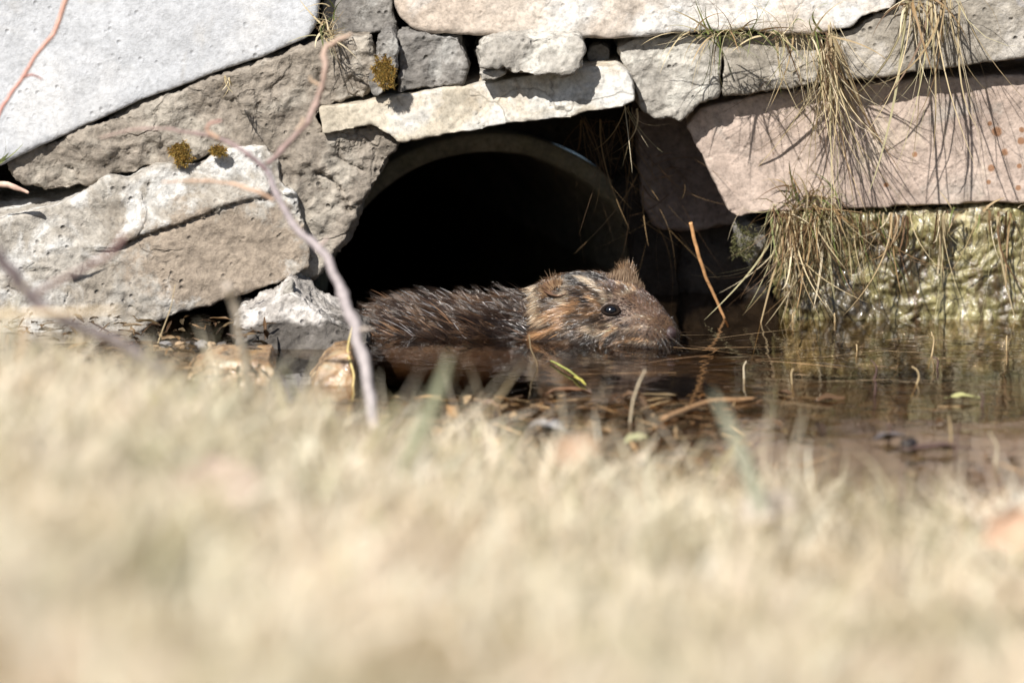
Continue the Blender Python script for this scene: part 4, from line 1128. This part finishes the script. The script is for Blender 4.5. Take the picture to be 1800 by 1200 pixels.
# ------------------------------------------------------------------ debris by the shore and in the water
def blob(px, py, z, r, flat, mat, name, label, cat, group, seed, Y=None):
    c = P(px, py, Y) if Y is not None else PZ(px, py, z)
    if Y is not None: c[2] = max(c[2], .013)
    V, F = ellipsoid(c, r * PX, r * PX * .9, r * PX * flat, nu=18, nvv=12)
    V = V + (V - c) * (.55 * fbm(V * 220 + seed, 3))[:, None]
    return tag(link_mesh(name, np_mesh(name, V, F), mat), label, cat, group)
rs = np.random.RandomState(77)
pm = [plain_mat('pebble_a', (.20, .19, .19), .6, .4, .4, 200, bump=.5), plain_mat('pebble_b', (.36, .25, .15), .6, .4, .4, 200, bump=.5), plain_mat('pebble_c', (.09, .08, .075), .5, .5, .4, 200, bump=.5)]
PEB = [(292, 618, 9, 0, 'grey pebble at the left end of the debris pile under the layered stone'), (318, 622, 8, 1, 'tan pebble near the left of the debris pile'), (338, 616, 10, 2, 'dark pebble in the middle of the debris pile'),
       (356, 610, 10, 0, 'roundest grey pebble on top of the debris pile'), (372, 618, 8, 1, 'tan pebble at the right of the debris pile'), (390, 622, 8, 2, 'dark pebble at the right end of the debris pile'), (345, 630, 7, 0, 'small grey pebble at the front of the debris pile')]
for i, (a, b, r_, m_, lab) in enumerate(PEB):
    blob(a, b, .012, r_ * 1.15, .75, pm[m_], 'pebble', lab, 'pebble', 'pebbles in the debris under the layered stone', i * 3.1, Y=-.19)
twig('debris_twig', [(292, 612, -.18, 2.5), (330, 618, -.18, 2.5), (365, 622, -.18, 2.5), (400, 624, -.18, 2)], (.50, .34, .2), (.5, .36, .22), 'thin tan twig lying on the pebbles under the layered stone', seed=51)
twig('debris_twig', [(272, 636, -.19, 3), (310, 637, -.19, 3), (350, 642, -.19, 2.5)], (.6, .42, .26), (.55, .38, .24), 'lower tan twig lying in front of the pebbles', seed=52)
twig('dry_stalk', [(272, 618, -.20, 1.5), (286, 580, -.20, 1.5), (300, 540, -.20, 1.2), (308, 500, -.2, 1)], (.5, .4, .24), (.5, .4, .24), 'fine dry stem standing before the layered stone', 'stem', seed=53)
twig('straw_stem', [(618, 575, -.25, 2.5), (612, 620, -.26, 3), (622, 660, -.27, 3), (618, 700, -.28, 3)], (.55, .45, .16), (.6, .45, .2), 'yellow straw bent down between the wet stone and the main branch', 'straw', seed=54)

def floating(name, px0, py0, px1, py1, r_, c, label, cat='twig', lift=.0015, seed=1, bow=0.0, group=None, rise=0.0):
    a, b = PZ(px0, py0, lift), PZ(px1, py1, lift)
    m = (a + b) / 2 + np.array([0, bow, 0]) + np.array([0, 0, .001])
    b = b + np.array([0, 0, rise])
    V, F, C = tube([a, (a + m) / 2, m, (b + m) / 2, b], [r_ * PX * .8, r_ * PX, r_ * PX, r_ * PX * .9, r_ * PX * .4], c, c, seed=seed, noise=.04, sub=3)
    return tag(link_mesh(name, tri_fix(name, [(V, F, C)]), M['bark']), label, cat, group)
floating('floating_twig', 1165, 738, 1330, 700, 6, (.34, .20, .10), 'thick orange twig floating at the centre right of the pond', seed=60, bow=.02)
floating('floating_grass', 968, 634, 1018, 664, 2.0, (.34, .35, .10), 'bright yellow green grass blade floating below the muskrat head', 'blade', seed=61)
floating('floating_grass', 1010, 662, 1030, 676, 2.2, (.50, .45, .10), 'short yellowish blade end floating right of the bright green blade', 'blade', seed=62)
twig('drowned_stem', [(930, 588, -.20, 1.6), (934, 615, -.2, 1.8), (944, 640, -.2, 1.8), (944, 664, -.20, 1.5)], (.32, .24, .14), (.2, .14, .08), 'thin dark stem standing in the water in front of the muskrat cheek', 'stem', seed=63)
rs = np.random.RandomState(90)
VV, FF, CC, off = [], [], [], 0
def flat_leaf(c, L_, w_, ang, up, col, rs, curl=.3):
    K_, J_ = 7, 5
    V = []
    for k in range(K_):
        u = k / (K_ - 1)
        ww = w_ * (math.sin(math.pi * (u * .92 + .04)) ** .8)
        for j in range(J_):
            v = (j / (J_ - 1) - .5) * 2
            V.append(((u - .5) * L_, v * ww * .5, abs(v) * ww * curl + math.sin(u * 3) * L_ * .06 * curl))
    V = np.array(V)
    V += rs.normal(size=(len(V), 3)) * w_ * np.array([.07, .07, .10])
    ca, sa = math.cos(ang), math.sin(ang)
    V = V @ np.array([[ca, sa, 0], [-sa, ca, 0], [0, 0, 1]])
    tx = Matrix.Rotation(up, 3, 'X'); V = V @ np.array(tx).T
    V = V + c
    F = [(k * J_ + j, (k + 1) * J_ + j, (k + 1) * J_ + j + 1, k * J_ + j + 1) for k in range(K_ - 1) for j in range(J_ - 1)]
    return V, np.array(F), np.tile(col, (len(V), 1))
LEAFC = np.array([(.20, .11, .05), (.30, .18, .08), (.13, .075, .04), (.38, .26, .14), (.24, .17, .09), (.07, .045, .03)])
for i in range(2300):            # sodden leaves and stalks lying just under and on the surface
    px, py = rs.uniform(560, 2000), 690 + 230 * rs.rand() ** .8
    if rs.rand() < .3: px, py = rs.uniform(700, 1350), rs.uniform(700, 860)
    z = rs.choice([-.012, -.006, -.02, .0008, .0015])
    if px > 1300 and rs.rand() < .72: continue
    c = PZ(px, py, z)
    amber = 1.0 + .9 * rs.rand() * (700 < px < 1400)
    if rs.rand() < .25:
        V, F, C = flat_leaf(c, rs.uniform(.008, .022), rs.uniform(.003, .008), rs.rand() * 6.28, rs.normal() * .25, LEAFC[rs.randint(6)] * rs.uniform(.25, .9) * amber, rs, .3)
    else:
        V, F, C = flat_leaf(c, rs.uniform(.008, .045), rs.uniform(.0007, .0022), rs.normal() * .9, rs.normal() * .08, LEAFC[rs.randint(6)] * rs.uniform(.3, 1.5) * amber, rs, .1)
    VV.append(V); FF.append(F + off); CC.append(C); off += len(V)
for i in range(60):            # thin straws lying on the water by the algae rock
    c = PZ(rs.uniform(1080, 1950), 585 + 130 * rs.rand() ** 1.3, .0006)
    V, F, C = flat_leaf(c, rs.uniform(.02, .11), rs.uniform(.0005, .0011), rs.normal() * .35, rs.normal() * .01, (LEAFC[rs.randint(6)] + .03) * rs.uniform(.4, 1.1), rs, .1)
    VV.append(V); FF.append(F + off); CC.append(C); off += len(V)
lit = link_mesh('pond_litter', np_mesh('pond_litter', np.concatenate(VV), np.concatenate(FF), True, np.concatenate(CC)), M['wet_litter'])
tag(lit, 'mat of sodden brown leaves and stalks lying in the shallow water before the lawn', 'leaf litter', kind='stuff')

VV, FF, CC, off = [], [], [], 0
for i in range(420):            # flakes and bits on the shore under the layered stone
    c = P(rs.uniform(150, 480), rs.uniform(606, 690), -.17) * np.array([1, 1, 0])
    c[1] = rs.uniform(-.36, -.10); c[0] = rs.uniform(-.36, -.17); c[2] = .012 + rs.rand() * .006
    V, F, C = flat_leaf(c, rs.uniform(.003, .018), rs.uniform(.0008, .0035), rs.rand() * 6.28, rs.normal() * .5, LEAFC[rs.randint(6)] * rs.uniform(.2, 1.1), rs, .4)
    VV.append(V); FF.append(F + off); CC.append(C); off += len(V)
lit = link_mesh('shore_litter', np_mesh('shore_litter', np.concatenate(VV), np.concatenate(FF), True, np.concatenate(CC)), M['leaf'])
tag(lit, 'brown plant litter on the shore under the layered stone', 'litter', kind='stuff')

# stalks standing in the water at the right, in front of the algae rock
STALK = [(1395, 590, 18, .02), (1432, 575, 20, .0), (1468, 590, 16, 0), (1505, 640, 10, 0), (1528, 692, 34, 1), (1534, 720, 30, 1), (1602, 700, 30, 0), (1640, 672, 20, 1), (1680, 830, 55, 1), (1672, 800, 40, 0), (1104, 772, 92, 2), (1745, 840, 50, 2), (1632, 650, 42, 0), (1718, 740, 24, 1), (1770, 640, 26, 0), (1310, 690, 30, 2), (1562, 790, 20, 1), (1395, 700, 26, 0)]
names_st = ['first', 'second']
pos_txt = ['at the left foot of the algae rock', 'under the rusty ledge tuft', 'right of the rusty ledge tuft', 'before the middle of the algae rock', 'dark and short in open water below the ledge tuft', 'dark, paired with another below the ledge tuft',
           'straight, in the open reflections at right', 'dark, right of the open reflections', 'tallest dark one at the lower right', 'slightly left of the tallest dark one', 'tallest pale one in the middle foreground', 'pale one nearest the lower right corner',
           'thin one touching the algae reflections', 'dark one below the sun sparkle', 'thin one near the right edge', 'pale seed head right of the orange reed reflection', 'short dark one before the floating lump', 'thin one left of the ledge reflection']
for i, ((px, py, h_, k), tx) in enumerate(zip(STALK, pos_txt)):
    a = PZ(px, py, -.01); k = int(k)
    dx = rs.normal() * .1
    hh = h_ * PX
    pts_ = [a, a + np.array([dx * hh * .5, 0, .01 + hh * .5]), a + np.array([dx * hh, 0, .01 + hh])]
    c = [(.42, .32, .18), (.10, .06, .05), (.55, .47, .33)][k]
    pts_[1] = pts_[1] + np.array([rs.normal() * .0022, 0, 0])
    V, F, C = tube(pts_, [.0008, .0007, .0004], c, tuple(x * 1.2 for x in c), seed=i, noise=.2)
    tag(link_mesh('water_stalk', tri_fix('water_stalk', [(V, F, C)]), M['bark']), 'stalk standing in the water, ' + tx, 'stalk', 'stalks standing in the pond')
# dark lump with a wet leaf by it
blob(1598, 782, .004, 15, .85, plain_mat('dark_lump', (.02, .015, .015), .4, .5, .3, 200, coat=.5), 'floating_lump', 'round black lump floating in the lower right water', 'debris', None, 5.5)
for (px, py, L_, w_, ang, col, lab) in ((1565, 770, .022, .010, .3, (.16, .14, .14), 'shiny grey curled leaf touching the black lump'), (1640, 790, .05, .007, .05, (.10, .06, .05), 'long dark leaf floating right of the black lump'),
                                        (960, 757, .030, .014, -.3, (.13, .125, .125), 'grey wet leaf lying at the grass edge below the muskrat'), (1120, 775, .018, .010, .5, (.40, .40, .22), 'yellowish leaf floating beside the tall pale stalk'),
                                        (1690, 700, .024, .006, .1, (.45, .44, .20), 'pale yellow green leaf floating in the right reflections'), (1000, 690, .030, .008, .05, (.20, .10, .05), 'rusty leaf floating below the muskrat chin'),
                                        (850, 712, .022, .008, -.5, (.14, .08, .045), 'dark brown leaf floating below the muskrat shoulder')):
    V, F, C = flat_leaf(PZ(px, py, .002), L_, w_, ang, .12, col, rs, .35)
    tag(link_mesh('wet_leaf', np_mesh('wet_leaf', V, F, True, C), M['wet_litter']), lab, 'leaf')

# ------------------------------------------------------------------ lawn grass and the things in it
rs = np.random.RandomState(5)
def lawn_pts(n, x0, x1, y0, y1, edge=0.0):
    x = rs.uniform(x0, x1, n); y = rs.uniform(y0, y1, n)
    m = y < shore_y(x) - edge + .02 * perlin(np.column_stack([x * 18, y * 0, x * 0]))
    return x[m], y[m]
a1 = lawn_pts(80000, -.55, .55, -2.3, -.5)
a2 = lawn_pts(16000, -1.2, 1.2, -3.2, -.4)
x = np.concatenate([a1[0], a2[0]]); y = np.concatenate([a1[1], a2[1]])
n = len(x)
qq = np.column_stack([x, y, np.zeros(n)])
z = lawn_z(x, y) + .008 * fbm(qq * 6, 3)
clump = fbm(qq * 14 + 3, 2)
ln_ = (.020 + .018 * rs.rand(n) + .035 * (rs.rand(n) ** 6)) * np.clip(1 + 1.6 * clump, .25, 3)
dirs = np.column_stack([rs.normal(size=n) * .6 + .9 * perlin(qq * 20 + 7), rs.normal(size=n) * .6, .55 + .8 * rs.rand(n)])
cols = pick(rs, n, (np.array([(.88, .76, .60), (.80, .68, .53), (.92, .82, .70), (.74, .62, .49), (.90, .80, .67), (.84, .72, .59)]), 6), (np.array([(.46, .42, .24), (.58, .50, .30)]), 1), (np.array([(.46, .33, .22)]), 2))
gz = np.clip(.5 + 1.6 * fbm(qq * 8 + 31, 2), 0, 1)[:, None]
cols = cols * (.80 + .25 * gz) + (1 - gz) * np.array([-.06, -.01, -.05])
dk = np.clip(1.4 * perlin(qq * np.array([34, 12, 1]) + 15) + 2.9 * perlin(qq * np.array([13, 5, 1]) + 55), 0, 1)[:, None]
cols = cols * (1 - dk * np.array([.46, .50, .60]))
pk = np.clip(2.5 * fbm(qq * 11 + 77, 2) - .3, 0, 1)[:, None]
cols = cols * (1 - pk * .5) + pk * .5 * np.array([.92, .80, .70])
cols = np.clip(cols, .02, .9)
V, F, C = ribbons(np.column_stack([x, y, z - .002]), dirs, ln_, .0016 + .0016 * rs.rand(n), .9 * (.4 + rs.rand(n)), 4, cols, 6, wob=.5)
lg = link_mesh('dry_grass', np_mesh('dry_grass', V, F, True, C), M['lawn_blade'], recenter=False)
tag(lg, 'blurred pale straw lawn filling the foreground', 'grass', kind='stuff')
# tall blurred blades that stand out
def tall(px, py, px2, py2, Y, w, col, label, seed):
    a, b = P(px, py, Y), P(px2, py2, Y)
    d = b - a; L_ = np.linalg.norm(d)
    side = np.array([d[2], 0.15 * L_, -d[0]]); side /= np.linalg.norm(side)
    V = []
    for k in range(9):
        u = k / 8
        c = a + d * u + side * (math.sin(u * 2.2) * L_ * .05)
        ww = w * PX * (1 - u ** 3 * .85) * .5
        V += [c - side * ww, c + np.array([0, -.25 * ww, 0]), c + side * ww]
    F = []
    for k in range(8):
        F += [(3 * k, 3 * k + 1, 3 * k + 4, 3 * k + 3), (3 * k + 1, 3 * k + 2, 3 * k + 5, 3 * k + 4)]
    o = link_mesh('tall_grass', np_mesh('tall_grass', V, F, True, np.tile(col, (len(V), 1))), M['blade'])
    tag(o, label, 'grass blade', 'tall grass blades at the edge of the lawn')
tall(705, 830, 782, 618, -1.15, 20, (.40, .42, .29), 'broad grey green blade leaning right in front of the muskrat reflection', 1)
tall(1340, 900, 1243, 692, -1.15, 19, (.40, .42, .32), 'broad grey green blade leaning left below the orange reed', 2)
tall(640, 800, 700, 695, -1.0, 10, (.50, .48, .30), 'short green blade at the foot of the main branch', 3)
tall(870, 850, 915, 730, -1.05, 8, (.40, .40, .26), 'short dark green blade at the lawn edge left of the grey leaf', 4)
tall(500, 740, 480, 660, -.8, 14, (.62, .56, .38), 'straw blade before the wet yellowish brown stone', 5)
tall(120, 700, 90, 600, -.9, 16, (.66, .58, .40), 'straw blade rising before the lower left of the layered stone', 6)
tall(30, 640, 40, 560, -.9, 10, (.70, .52, .34), 'orange tinted straw blade at the far left edge', 7)
tall(600, 800, 560, 690, -.85, 14, (.66, .60, .42), 'straw blade left of the foot of the main branch', 8)
# leaves lying in the lawn
for (px, py, Y, L_, w_, col, lab) in ((370, 880, -1.35, .052, .036, (.76, .62, .53), 'big pale pink leaf lying blurred in the left of the lawn'), (1010, 800, -.86, .034, .022, (.60, .42, .30), 'orange pink leaf at the lawn edge below the muskrat'),
                                      (1350, 892, -1.1, .034, .018, (.70, .62, .54), 'whitish leaf lying in the right of the lawn'), (1785, 935, -1.2, .036, .026, (.72, .50, .36), 'orange leaf at the right edge of the lawn')):
    c = P(px, py, Y)
    V, F, C = flat_leaf(c, L_, w_, .2, .9, col, rs, .3)
    tag(link_mesh('fallen_leaf', np_mesh('fallen_leaf', V, F, True, C), M['leaf']), lab, 'leaf')
